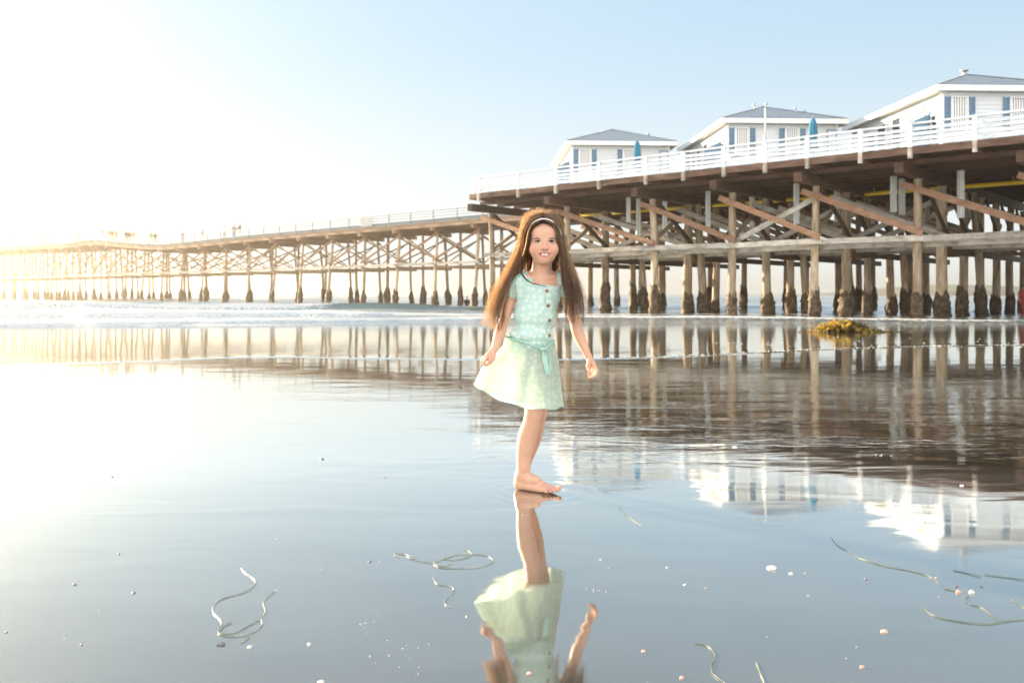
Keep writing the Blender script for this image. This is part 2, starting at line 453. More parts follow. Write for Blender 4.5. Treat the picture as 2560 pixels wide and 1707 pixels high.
def build_sea():
    ys = [25 + .18 * i for i in range(290)]
    y = ys[-1]
    while y < 5000: y *= 1.045; ys.append(y)
    nc = 420
    ys = np.array(ys); U = np.linspace(-.85, .85, nc)
    YY, UU = np.meshgrid(ys, U, indexing='ij')
    XX = UU * (YY + 12)
    Z = np.full_like(YY, SEA)
    foam = np.zeros_like(YY); lip = np.zeros_like(YY)
    def wob(x, s, a): return a * (np.sin(x * s) + .6 * np.sin(x * s * 2.3 + 1.3) + .35 * np.sin(x * s * 5.1 + 4))
    def tab(t): return np.interp(XX, [a for a, b in t], [b for a, b in t])
    rng = np.random.RandomState(3)
    # bores and waves, one ridge line each: centre line, height, front width, back width, foam, lip
    ridges = [
        (tab([(-40, 27), (-17, 29.5), (-9, 33.5), (-2, 37.3), (8, 38.0), (14, 36.5), (20, 35)]) + wob(XX, .7, .16), tab([(-20, .17), (0, .13), (6, .10), (30, .08)]), .45, 1.3, tab([(-20, 1), (6, .9), (12, .6), (30, .55)]), 0),
        (tab([(-60, 40), (-20, 42), (-8, 44.5), (0, 46.5), (30, 48)]) + wob(XX, .5, .3), tab([(-16, .34), (-8, .22), (0, .08), (5, .05), (25, .05)]), .6, 1.6, .95, 0),
        (tab([(-60, 52), (-25, 54), (-12, 57), (0, 59), (30, 62)]) + wob(XX, .3, .35), tab([(-30, .55), (-13, .55), (-8, .62), (-4.5, .45), (-1, .15), (20, .08)]), .75, 2.2, tab([(-14, .95), (-10.5, .25), (-5, .12), (0, .1)]), tab([(-14, .1), (-11, .9), (-5, .8), (-1, .1)])),
        (68 + wob(XX, .2, .8), tab([(-40, .4), (-12, .3), (5, .12)]), 1.2, 3, .35, .3),
        (82 + wob(XX, .13, 1.2), .3, 1.6, 3.5, .3, .3),
        (104 + wob(XX, .1, 1.6), .35, 2, 5, .2, .2),
        (135 + wob(XX, .08, 2), .4, 2.5, 6, .1, .1), (180 + wob(XX, .06, 3), .4, 3, 8, .1, .1),
    ]
    for (yc, a, wf, wb, fo, li) in ridges:
        d = YY - yc
        g = np.where(d < 0, np.exp(-(d / wf) ** 2), np.exp(-(d / wb) ** 2))
        Z += a * g
        foam = np.maximum(foam, fo * np.where(d < 0, np.exp(-(d / (wf * 1.1)) ** 2), np.exp(-(d / (wb * .8)) ** 2)))
        lip = np.maximum(lip, li * g)
    # spent foam between the bores on the left, thin patches under the pier
    side = np.clip((-XX - 2) / 10, 0, 1) * np.clip((62 - YY) / 10, 0, 1)
    foam = np.maximum(foam, .62 * side)
    foam = np.maximum(foam, .28 * np.clip((60 - YY) / 10, 0, 1))
    for k in range(60):
        lx = 10 ** rng.uniform(-.1, 1.3); ang = rng.uniform(-.5, .5)
        kk = 2 * math.pi / lx
        amp = .006 * lx ** .9
        amp = amp * np.clip((YY - 30) / 25, .12, 1) * np.clip(250 / YY, 0, 1)
        Z += amp * .5 * np.sin(kk * (YY * math.cos(ang) + XX * math.sin(ang)) + rng.uniform(0, 6.28))
    v = np.stack([XX, YY, Z], -1).reshape(-1, 3)
    nr = len(ys)
    idx = np.arange(nr * nc).reshape(nr, nc)
    f = np.stack([idx[:-1, :-1], idx[:-1, 1:], idx[1:, 1:], idx[1:, :-1]], -1).reshape(-1, 4)
    o = mesh_obj('sea_water', v.tolist(), f.tolist(), M['sea'], smooth=True)
    for nm, arr in (('foam', foam), ('lip', lip)):
        at_ = o.data.attributes.new(nm, 'FLOAT', 'POINT')
        at_.data.foreach_set('value', arr.reshape(-1).astype(np.float32))
    tag(o, kind='structure')
build_sea()

# thin lip of the last wash running over the sand, with bubbles on its right half
def swash():
    path = [(-300, 934), (0, 918), (180, 912), (420, 903), (620, 895), (760, 894), (900, 899), (1200, 901), (1400, 902), (1600, 897), (1800, 889), (2000, 878), (2200, 869), (2400, 864), (2700, 861)]
    pts = []
    for (x0, y0), (x1, y1) in zip(path, path[1:]):
        for i in range(24):
            t = i / 24; x = x0 + (x1 - x0) * t; y = y0 + (y1 - y0) * t
            g = gnd(x, y, -.02)
            g.y += .10 * mn.noise(Vector((g.x * .9, 3, 0))) + .04 * mn.noise(Vector((g.x * 4, 9, 0)))
            pts.append(g)
    P = []
    prof = [(-.10, -.002), (-.05, .004), (-.02, .010), (.01, .013), (.05, .012), (.16, .008), (.5, .004), (1.2, -.002)]
    for p in pts:
        a = .55 + .45 * mn.noise(Vector((p.x * 1.3, 5, 2)))
        a = max(.25, a)
        P.append([(p.x, p.y + dy, ground_z(p.y + dy) + dz * a + .002 * (1 if dz > 0 else 0)) for dy, dz in prof])
    o = MB().grid(P).build('swash_edge', M['wet_sand'], smooth=True)
    tag(o, kind='structure')
    mb = MB()
    for p in pts:
        px = 1280 + F * p.x / p.y
        if px < 1380: continue
        dens = 1 + int(4 * min(1, (px - 1380) / 900))
        for _ in range(dens):
            if mn.noise(Vector((p.x * 2.2, 1, 4))) < -.12 - .25 * random.random(): continue
            r = random.uniform(.003, .0075)
            q = (p.x + random.uniform(-.08, .08), p.y + abs(random.gauss(0, .10)), 0)
            mb.ball((q[0], q[1], ground_z(q[1]) + .008 + r * .4), (r * 1.3, r * 1.2, r * .8), 6, 4)
    # bubbles left behind in loose patches under the pier's reflection
    for _ in range(60):
        px, py = random.uniform(1700, 2560), random.uniform(838, 872)
        g = gnd(px, py, -.05)
        if mn.noise(Vector((g.x * .8, g.y * .8, 2))) < 0: continue
        r = random.uniform(.006, .013)
        mb.ball((g.x, g.y, ground_z(g.y) + .004), (r * 1.6, r * 1.4, r * .6), 6, 4)
    o = mb.build('sea_foam', M['foam'], smooth=True)
    tag(o, 'line of white foam bubbles along the thin wash edge', 'foam', kind='stuff')
swash()

# ------------------------------------------------------------------ the pier
P0 = Vector((-1.79, 53.0, 0)); U = Vector((.731, -.682, 0)); V = Vector((.65, .76, 0))
def pp(s, t, z=0.0): 
    q = P0 + U * s + V * t; q.z = z; return q
DECK = 6.755
BENTS = [-.8, 5.13, 10.93, 15.4, 19.56, 23.86, 28.3, 32.8]
POSTS = [-.1, 3.03, 5.78, 8.7, 11.6, 13.77, 15.94, 18.01, 19.99, 22.3, 24.3, 26.7, 29.1, 31.5, 33.9]
T1 = {0: 1.72, 1: 1.72, 2: 1.6, 3: 1.8, 4: 1.9, 5: 2.35, 6: 2.3, 7: 2.3}

def pile(parent, base, top, r, mat, crust_h=1.35, crust_r=1.55, seed=0):
    """a round timber with slight sweep and its barnacle crust at the foot"""
    rnd = random.Random(seed)
    mb = MB()
    n, k = 10, 12
    base = Vector(base); top = Vector(top)
    off = (rnd.uniform(-.05, .05), rnd.uniform(-.05, .05))
    P = []
    for i in range(k + 1):
        t = i / k
        c = base.lerp(top, t) + Vector((off[0], off[1], 0)) * math.sin(math.pi * t)
        row = []
        rr = r * (1.08 - .16 * t)
        for j in range(n):
            a = 2 * math.pi * j / n
            w = 1 + .08 * mn.noise(Vector((math.cos(a) * 2, math.sin(a) * 2, c.z * 1.2 + seed * 7.3)))
            row.append((c.x + math.cos(a) * rr * w, c.y + math.sin(a) * rr * w, c.z))
        P.append(row)
    mb.grid(P, True)
    o = mb.build('pile', mat, parent, True)
    # crust
    mb = MB(); P = []
    kz = 26; hh = crust_h * rnd.uniform(.85, 1.15)
    d = (top - base) / (top.z - base.z)
    for i in range(kz + 1):
        t = i / kz
        z = -.35 + (hh + .35) * t
        c = base + d * z
        env = (crust_r * (1.0 - .12 * t)) if t < .8 else 1.0 + (crust_r * .89 - 1.0) * (1 - t) / .2
        row = []
        for j in range(20):
            a = 2 * math.pi * j / 20
            w = 1 + .85 * mn.noise(Vector((math.cos(a) * 1.3 + seed, math.sin(a) * 1.3, z * 2.6 + seed * 3.1))) + .75 * mn.noise(Vector((math.cos(a) * 4, math.sin(a) * 4 + seed, z * 8)))
            rr = r * (1.02 + (env - .92) * w * .95)
            if i == kz: rr = r * 1.0
            row.append((c.x + math.cos(a) * rr, c.y + math.sin(a) * rr, c.z + (.03 + .3 * t * t) * mn.noise(Vector((math.cos(a) * 1.5, math.sin(a) * 1.5 + z * 2, seed * 1.7)))))
        P.append(row)
    mb.grid(P, True)
    mb.build('barnacle_crust', M['crust'], o, True)
    return o

def platform():
    root = empty('pier', pp(0, 0, 0))
    tag(root, 'wide brown timber pier carrying the white cottages on thick barnacled piles', 'pier')
    loc = Vector(root.location)
    def add(mb, name, mat, smooth=False):
        mb.v = [tuple(Vector(v) - loc) for v in mb.v]
        return mb.build(name, mat, root, smooth)
    S0, S1, TW = -.95, 37.0, 22.0
    # plank deck: boards running across so gaps and edges read from below
    mb = MB()
    s = S0
    rr = random.Random(5)
    while s < S1:
        w = .285
        z0 = DECK - .10 + rr.uniform(-.006, .006)
        mb.beam(pp(s + .145, .06, z0), pp(s + .145, TW, z0), w, .08)
        s += .30
    add(mb, 'deck', M['dark_wood'])
    # the wavy painted fascia board under the railing
    mb = MB()
    prev = None
    for i in range(75):
        s_ = S0 + (S1 - S0) * i / 74
        z = DECK - .15 + .035 * mn.noise(Vector((s_ * .35, 0, 0)))
        if prev: mb.beam(prev, pp(s_ + .02, 0, z), .08, .29)
        prev = pp(s_, 0, z)
    add(mb, 'fascia_board', M['fascia'])
    mb = MB().beam(pp(S0 - .03, .05, DECK - .17), pp(S0 - .03, TW, DECK - .17), .08, .28)
    add(mb, 'end_fascia', M['fascia'])
    # joists under every railing post and lengthwise stringers
    for s_ in POSTS:
        if s_ > S1: break
        add(MB().beam(pp(max(s_, S0 + .1), .1, DECK - .27), pp(max(s_, S0 + .1), TW - .2, DECK - .27), .12, .22), 'joist', M['fascia'])
    for t_ in np.arange(.9, TW, 1.55):
        add(MB().beam(pp(S0 + .05, t_, DECK - .49), pp(S1, t_, DECK - .49), .14, .20), 'stringer', M['dark_wood'])
    # bents
    tops = DECK - .60
    ROWS = [0, 5.3, 8.55, 11.8, 15.0, 18.3, 21.3]
    W = 3.25
    piles_at = {}
    for bi, bs in enumerate(BENTS):
        add(MB().beam(pp(bs, -.16, tops - .19), pp(bs, TW, tops - .19), .36, .41), 'pile_cap', M['dark_wood'])
        for ri, t_ in enumerate(ROWS):
            t = T1[bi] if ri == 0 else t_ + (0 if bi not in (5, 6) else .75) + random.uniform(-.25, .25)
            ds = random.uniform(-.12, .12)
            r = .185 + random.uniform(-.02, .03)
            if ri == 1: r *= 1.15
            b = pp(bs + ds, t, -.7); tp = pp(bs, t, tops - .40)
            pl = pile(None, b - loc, tp - loc, r, M['pile'], crust_h=1.75 + random.uniform(-.3, .35), crust_r=1.35 + random.uniform(0, .35), seed=bi * 10 + ri)
            pl.parent = root
            piles_at[bi, ri] = (t, r)
            # a second pile strapped to some of them
            if (bi, ri) in ((2, 1), (1, 2), (5, 2), (3, 2), (4, 3), (3, 4)):
                b2 = pp(bs + .75, t + .45, -.7); t2 = pp(bs + .35, t + .3, tops - .40)
                p2 = pile(None, b2 - loc, t2 - loc, r * .9, M['pile'], crust_h=1.9, crust_r=1.6, seed=bi * 10 + ri + 200)
                p2.parent = root
    # walers on each row and long diagonal braces
    for ri in range(len(ROWS)):
        for bi in range(len(BENTS) - 1):
            ta, ra = piles_at[bi, ri]; tb, rb = piles_at[bi + 1, ri]
            za = W + .02 * math.sin(bi * 3.7 + ri); zb = W + .02 * math.sin((bi + 1) * 3.7 + ri) + .03
            oa = .26 if ri % 2 == 0 else -.26
            a = pp(BENTS[bi] - .35, ta - ra - .06, za - .03); b = pp(BENTS[bi + 1] + .35, tb - rb - .06, zb - .03)
            if ri < 4 or bi % 2 == 0:
                add(MB().beam(a, b, .11, .24), 'horizontal_beam', M['gray_beam'] if ri < 2 else M['brace'])
            if ri < 3:
                add(MB().beam(pp(BENTS[bi] - .5, ta + ra + .07, za - .27), pp(BENTS[bi + 1] + .2, tb + rb + .07, zb - .27), .10, .20), 'horizontal_beam', M['gray_beam'])
            # diagonal from high at this bent to the waler at the next
            if ri in (0, 1, 2, 3) or (bi + ri) % 2 == 0:
                a = pp(BENTS[bi] - .55, ta - ra - .17, tops - .62); b = pp(BENTS[bi + 1] + .3, tb - rb - .17, W + .18)
                add(MB().beam(a, b, .10, .27), 'diagonal_brace', M['brace'] if ri in (0, 3) else M['gray_beam'])
            if (ri == 0 and bi == 3) or (ri in (1, 2) and bi in (1, 3, 4)):
                a = pp(BENTS[bi] - .2, ta + ra + .08, W + .1); b = pp(BENTS[bi + 1] + .2, tb + rb + .08, tops - .75)
                add(MB().beam(a, b, .09, .24), 'diagonal_brace', M['gray_beam'])
    # cross bracing inside each bent and low ties
    for bi, bs in enumerate(BENTS):
        for ri in range(len(ROWS) - 1):
            ta, ra = piles_at[bi, ri]; tb, rb = piles_at[bi, ri + 1]
            add(MB().beam(pp(bs + .26, ta, tops - .55), pp(bs + .26, tb, W + .25), .09, .22), 'cross_brace', M['dark_wood'])
            if ri % 2 == 0:
                add(MB().beam(pp(bs - .26, ta + .1, W + .15), pp(bs - .26, (ta + tb) / 2 + .6, W + 1.45), .09, .2), 'cross_brace', M['pile'])
        t0 = piles_at[bi, 1][0]; t1 = piles_at[bi, 6][0]
        add(MB().beam(pp(bs + .3, t0, W - .42), pp(bs + .3, t1 + .5, W - .42), .12, .30), 'tie_beam', M['dark_wood'])
    # pale square posts hanging under the deck
    for (x, yt, yb) in ((1571, 497, 556), (1662, 491, 588), (1770, 481, 572), (1880, 482, 570), (1991, 462, 560), (2093, 468, 555), (2234, 442, 530), (2255, 450, 538), (2402, 428, 545), (2422, 470, 548), (1596, 500, 600), (2180, 480, 560)):
        Y = (DECK - .6 - EYE) * F / (735 - yt)
        a = at(x, yt - 3, Y); b = at(x, yb, Y)
        add(MB().beam(b, a, .22, .22, (1, 0, 0)), 'hanging_post', M['post_white'])
    # yellow service pipe with couplings
    mb = MB()
    for k in range(12):
        a = pp(1.0 + k * 3.1, 7.6, 5.86); b = pp(1.0 + (k + 1) * 3.1 - .12, 7.6, 5.86)
        mb.tube([a, b], .105, 10)
        mb.tube([b + Vector((0, 0, 0)), pp(1.0 + (k + 1) * 3.1, 7.6, 5.86)], .10, 10)
        mb.beam(pp(1.6 + k * 3.1, 7.6, 5.86), pp(1.6 + k * 3.1, 7.6, DECK - .59), .03, .03, (1, 0, 0))
    o = add(mb, 'service_pipe', M['yellow'], True)
    return root
platform()

def white_railing():
    root = empty('railing', pp(0, 0, DECK))
    tag(root, 'white painted board railing along the near edge of the cottage pier', 'railing')
    loc = Vector(root.location)
    def add(mb, name, mat):
        mb.v = [tuple(Vector(v) - loc) for v in mb.v]
        return mb.build(name, mat, root)
    for s_ in POSTS:
        h = .935
        b = MB().beam(pp(s_, -.10, DECK - .02), pp(s_, -.10, DECK + h), .17, .17, (.731, -.682, 0))
        b.beam(pp(s_, -.10, DECK + h), pp(s_, -.10, DECK + h + .018), .19, .19, (.731, -.682, 0))
        add(b, 'post', M['rail'])
        add(MB().beam(pp(s_, -.13, DECK - .47), pp(s_, -.13, DECK - .021), .15, .15, (.731, -.682, 0)), 'post_foot', M['gray_beam'])
    rr = random.Random(11)
    for i in range(len(POSTS) - 1):
        a_, b_ = POSTS[i] + .085, POSTS[i + 1] - .085
        sag = .03 * mn.noise(Vector((a_ * .5, 3, 1)))
        for j, (zc, h) in enumerate(((.11, .17), (.315, .145), (.505, .14), (.695, .135))):
            if i < 2: h *= .75
            z0 = DECK + zc + sag + rr.uniform(-.012, .012); z1 = DECK + zc + rr.uniform(-.012, .012)
            mid = (a_ + b_) / 2
            mb = MB().beam(pp(a_, -.08, z0), pp(mid, -.08, (z0 + z1) / 2 - .012), .035, h)
            mb.beam(pp(mid, -.08, (z0 + z1) / 2 - .012), pp(b_, -.08, z1), .035, h)
            add(mb, 'rail_board', M['rail'])
        add(MB().beam(pp(a_ - .0, -.10, DECK + .908), pp(b_, -.10, DECK + .908), .13, .075), 'top_rail', M['rail'])
    # the short return railing across the seaward end
    mb = MB()
    for t in np.arange(.1, 11.9, 2.3):
        mb.beam(pp(-.85, t + .12, DECK - .03), pp(-.85, t + .12, DECK + .94), .12, .12, (.731, -.682, 0))
    for zc in (.13, .33, .53, .72, .90):
        mb.beam(pp(-.85, .1, DECK + zc), pp(-.85, 11.9, DECK + zc), .05, .08)
    add(mb, 'end_railing', M['rail'])
white_railing()

# tall thin white pole on the railing
def pole():
    b = pp(18.01, -.10, DECK + .99)
    root = empty('flag_pole', b)
    tag(root, 'thin white bare pole rising from the pier railing before the middle cottage', 'pole')
    MB().tube([(0, 0, 0), (0, 0, 1.36)], .035, 8).build('mast', M['post_white'], root, True)
    MB().ball((0, 0, 1.39), .05, 8, 6).build('finial', M['post_white'], root, True)
    MB().tube([(-.055, 0, .02), (-.055, 0, .18)], .03, 6).box((0, 0, .06), (.14, .10, .05)).build('bracket', M['metal'], root)
pole()

# ------------------------------------------------------------------ cottages
HROT = math.atan(.045)
def cottage(label, x_left, y_eave_top, variant):
    """x_left: pixel of the left front wall corner"""
    Yf = 8.5 * F / (735 - y_eave_top)
    c = at(x_left, 735, Yf); c.z = DECK
    root = empty('cottage', c, HROT)
    tag(root, label, 'cottage', 'white cottages standing on the pier')
    Wd, Dp, H = 5.43, 8.8, 2.40
    # walls: lap siding modelled as a saw tooth of boards
    mb = MB()
    nb = 14; bh = H / nb
    ring = [(0, 0), (Wd, 0), (Wd, Dp), (0, Dp)]
    P = []
    for k in range(nb):
        for (z, off) in ((k * bh, .022), ((k + 1) * bh - .004, .002)):
            P.append([(-off, -off, z), (Wd + off, -off, z), (Wd + off, Dp + off, z), (-off, Dp + off, z)])
    P = [[Vector(p) for p in r] for r in P]
    mb.grid(P, True)
    mb.build('wall', M['siding'], root)
    # corner boards
    MB().box((.03, -.035, H / 2), (.13, .05, H)).box((-.0395, .0515, H / 2), (.05, .12, H)).build('corner_board', M['trim'], root)
    MB().box((Wd - .03, -.035, H / 2), (.13, .05, H)).box((Wd + .0395, .0515, H / 2), (.05, .12, H)).build('corner_board', M['trim'], root)
    # roof: hipped, with overhang
    o_ = .36; z0 = H + .22; pk = 1.25
    A = [(-o_, -o_, z0), (Wd + o_, -o_, z0), (Wd + o_, Dp + o_, z0), (-o_, Dp + o_, z0), (Wd / 2, 3.1, z0 + pk), (Wd / 2, Dp - 3.1, z0 + pk)]
    # course lines: build each slope as stepped shingle courses
    mb = MB()
    def slope(a, b, c_, d, n=15):
        a, b, c_, d = map(Vector, (a, b, c_, d))
        nrm = (b - a).cross(d - a).normalized()
        if nrm.z < 0: nrm = -nrm
        rows = []
        for i in range(n):
            for t, o in ((i / n, .016), ((i + 1) / n - .002, .0)):
                rows.append([a.lerp(d, t) + nrm * o, b.lerp(c_, t) + nrm * o])
        mb.grid(rows)
    slope(A[0], A[1], A[4], A[4]); slope(A[1], A[2], A[5], A[4]); slope(A[2], A[3], A[5], A[5]); slope(A[3], A[0], A[4], A[5])
    rf = mb.build('roof', M['roof'], root)
    mb = MB()
    for a, b in ((0, 4), (1, 4), (2, 5), (3, 5), (4, 5)):
        mb.beam(Vector(A[a]) + Vector((0, 0, .03)), Vector(A[b]) + Vector((0, 0, .03)), .16, .03)
    mb.build('ridge_cap', M['roof'], rf)
    # fascia and soffit
    mb = MB()
    e = o_
    mb.box((Wd / 2, -e - .012, H + .10), (Wd + 2 * e + .06, .04, .235)).box((Wd / 2, Dp + e + .012, H + .10), (Wd + 2 * e + .06, .04, .235))
    mb.box((-e - .012, Dp / 2, H + .10), (.04, Dp + 2 * e - .03, .235)).box((Wd + e + .012, Dp / 2, H + .10), (.04, Dp + 2 * e - .03, .235))
    mb.build('eave_board', M['trim'], root)
    MB().box((Wd / 2, Dp / 2, H + .02), (Wd + 2 * e - .03, Dp + 2 * e - .03, .03)).build('soffit', M['trim'], root)
    # front windows: two with vertical blinds and blue shutters
    def window_front(x0, x1):
        zc, hh = 1.52, 1.30
        fr = MB()
        w = x1 - x0; xc = (x0 + x1) / 2
        for dz in (-hh / 2 - .02, hh / 2 + .02): fr.box((xc, -.045, zc + dz), (w + .1, .06, .06))
        for x in (x0 - .02, x1 + .02): fr.box((x, -.045, zc), (.06, .06, hh))
        fo = fr.build('window', M['trim'], root)
        MB().box((xc, -.022, zc), (w, .02, hh)).build('pane', M['glass'], fo)
        bl = MB(); n = 6
        for i in range(n):
            bl.box((x0 + (i + .5) * w / n, -.036, zc), (w / n * .70, .006, hh - .04))
        bl.build('blind', M['trim'], fo)
        for x in (x0 - .19, x1 + .19):
            sh = MB()
            for dx in (-.11, .11): sh.box((x + dx, -.06, zc), (.05, .035, hh + .08))
            for dz in (-.62, 0, .62): sh.box((x, -.058, zc + dz), (.17, .03, .08))
            for k in range(18): sh.box((x, -.050, zc - .58 + k * .068), (.17, .02, .045))
            sh.build('shutter', M['shutter'], root)
    window_front(.38, 1.02)
    window_front(2.86, 3.50)
    # blue framed panel at the right end
    mb = MB()
    for (x, z, w, h) in ((4.92, 1.1, .045, 2.1), (5.36, 1.1, .045, 2.1), (5.14, 2.13, .485, .045)):
        mb.box((x, -.06, z), (w, .04, h))
    d = mb.build('door_frame', M['shutter'], root)
    MB().box((5.14, -.045, 1.06), (.39, .03, 2.05)).build('door', M['siding'], root)
    # left side: door, windows, shutter seen in steep perspective
    def side_win(y0, y1, z0_, z1_, mat, name='window'):
        fr = MB(); yc = (y0 + y1) / 2; zc = (z0_ + z1_) / 2
        for z in (z0_ - .03, z1_ + .03): fr.box((-.05, yc, z), (.06, y1 - y0 + .14, .07))
        for y in (y0 - .035, y1 + .035): fr.box((-.05, y, zc), (.06, .07, z1_ - z0_))
        fo = fr.build(name, M['trim'], root)
        MB().box((-.03, yc, zc), (.03, y1 - y0, z1_ - z0_)).build('pane', mat, fo)
    side_win(.35, .75, .5, 1.55, M['glass'])
    side_win(1.5, 2.0, .75, 2.05, M['glass_pale'])
    sh = MB().box((-.05, 2.35, 1.4), (.04, .34, 1.35)); sh.build('shutter', M['shutter'], root)
    side_win(2.75, 3.1, .7, 2.1, M['glass_pale'])
    side_win(3.5, 4.3, .15, 2.05, M['glass'], 'side_door')
    side_win(5.0, 5.8, .7, 2.0, M['glass'])
    side_win(6.1, 6.9, .7, 1.8, M['glass'])
    side_win(7.3, 8.2, .7, 1.9, M['glass'])
    # patio screen by the front corner
    sc = MB()
    sc.beam((-.9, .9, 0), (-.9, .9, 1.35), .06, .06, (1, 0, 0)).beam((-.05, .9, 0), (-.05, .9, 1.75), .06, .06, (1, 0, 0))
    sc.v += [(-.9, .9, .1), (-.05, .9, .1), (-.05, .9, 1.7), (-.9, .9, 1.3), (-.9, .93, .1), (-.05, .93, .1), (-.05, .93, 1.7), (-.9, .93, 1.3)]
    b = len(sc.v) - 8
    sc.f += [(b, b + 1, b + 2, b + 3), (b + 7, b + 6, b + 5, b + 4), (b, b + 3, b + 7, b + 4), (b + 2, b + 6, b + 7, b + 3), (b, b + 4, b + 5, b + 1), (b + 1, b + 5, b + 6, b + 2)]
    sc.build('patio_screen', M['shutter'], root)
    # roof vents
    for (x, y, h, r) in variant:
        zz = z0 + pk * min(min(x, Wd - x) / (Wd / 2), y / 3.1 if y < 3.1 else 1)
        vb = MB().tube([(x, y, zz - .1), (x, y, zz + h)], r, 8)
        vb.tube([(x, y, zz + h), (x, y, zz + h + .05), (x, y, zz + h + .09)], [r * 1.9, r * 2.2, r * .8], 8)
        vb.build('vent_pipe', M['metal'], root, True)
    return root
cottage('smallest and farthest white cottage at the left end of the row', 1431, 354, [(4.6, 1.6, .35, .035), (2.2, 3.0, .10, .05)])
cottage('middle white cottage in the row, half behind the thin white pole', 1819, 298, [(2.35, 3.3, .30, .04), (2.95, 3.2, .28, .04), (4.5, 1.9, .35, .04), (3.9, 1.5, .25, .03)])
cottage('nearest white cottage cut off by the right edge of the photo', 2356, 216, [(2.75, 3.3, .22, .09), (4.6, 3.0, .25, .03)])

def umbrella(x, ytop, Y, label):
    top = at(x, ytop, Y)
    h = top.z - DECK
    root = empty('patio_umbrella', (top.x, top.y, DECK))
    tag(root, label, 'umbrella', 'folded teal umbrellas on the pier')
    MB().tube([(0, 0, 0), (0, 0, h - .02)], .025, 8).build('pole', M['metal'], root, True)
    MB().tube([(0, 0, h - .03), (0, 0, h + .07)], [.02, .008], 6).build('finial', M['metal'], root, True)
    P = []
    for (z, r) in ((0, .012), (-.08, .07), (-.22, .12), (-.5, .155), (-.8, .165), (-.95, .145), (-1.15, .17), (-1.35, .20), (-1.42, .19)):
        row = []
        for k in range(32):
            a = 2 * math.pi * k / 32
            rr = r * (1 + .22 * math.sin(8 * a + z * 2) + .06 * math.sin(3 * a + 1))
            row.append((rr * math.cos(a), rr * math.sin(a), h + z))
        P.append(row)
    MB().grid(P, True).build('canopy', M['teal'], root, True)
    MB().tube([(.0, -.0, h - .93), (0, 0, h - .97)], .165, 16).build('tie_strap', M['teal'], root, True)
    MB().tube([(0, 0, 0), (0, 0, .06), (0, 0, .10)], [.26, .25, .05], 16).build('base', M['metal'], root, True)
umbrella(1593, 351, 46.6, 'folded teal umbrella in front of the leftmost, farthest cottage')
umbrella(2033, 293, 41.0, 'folded teal umbrella in front of the middle cottage')

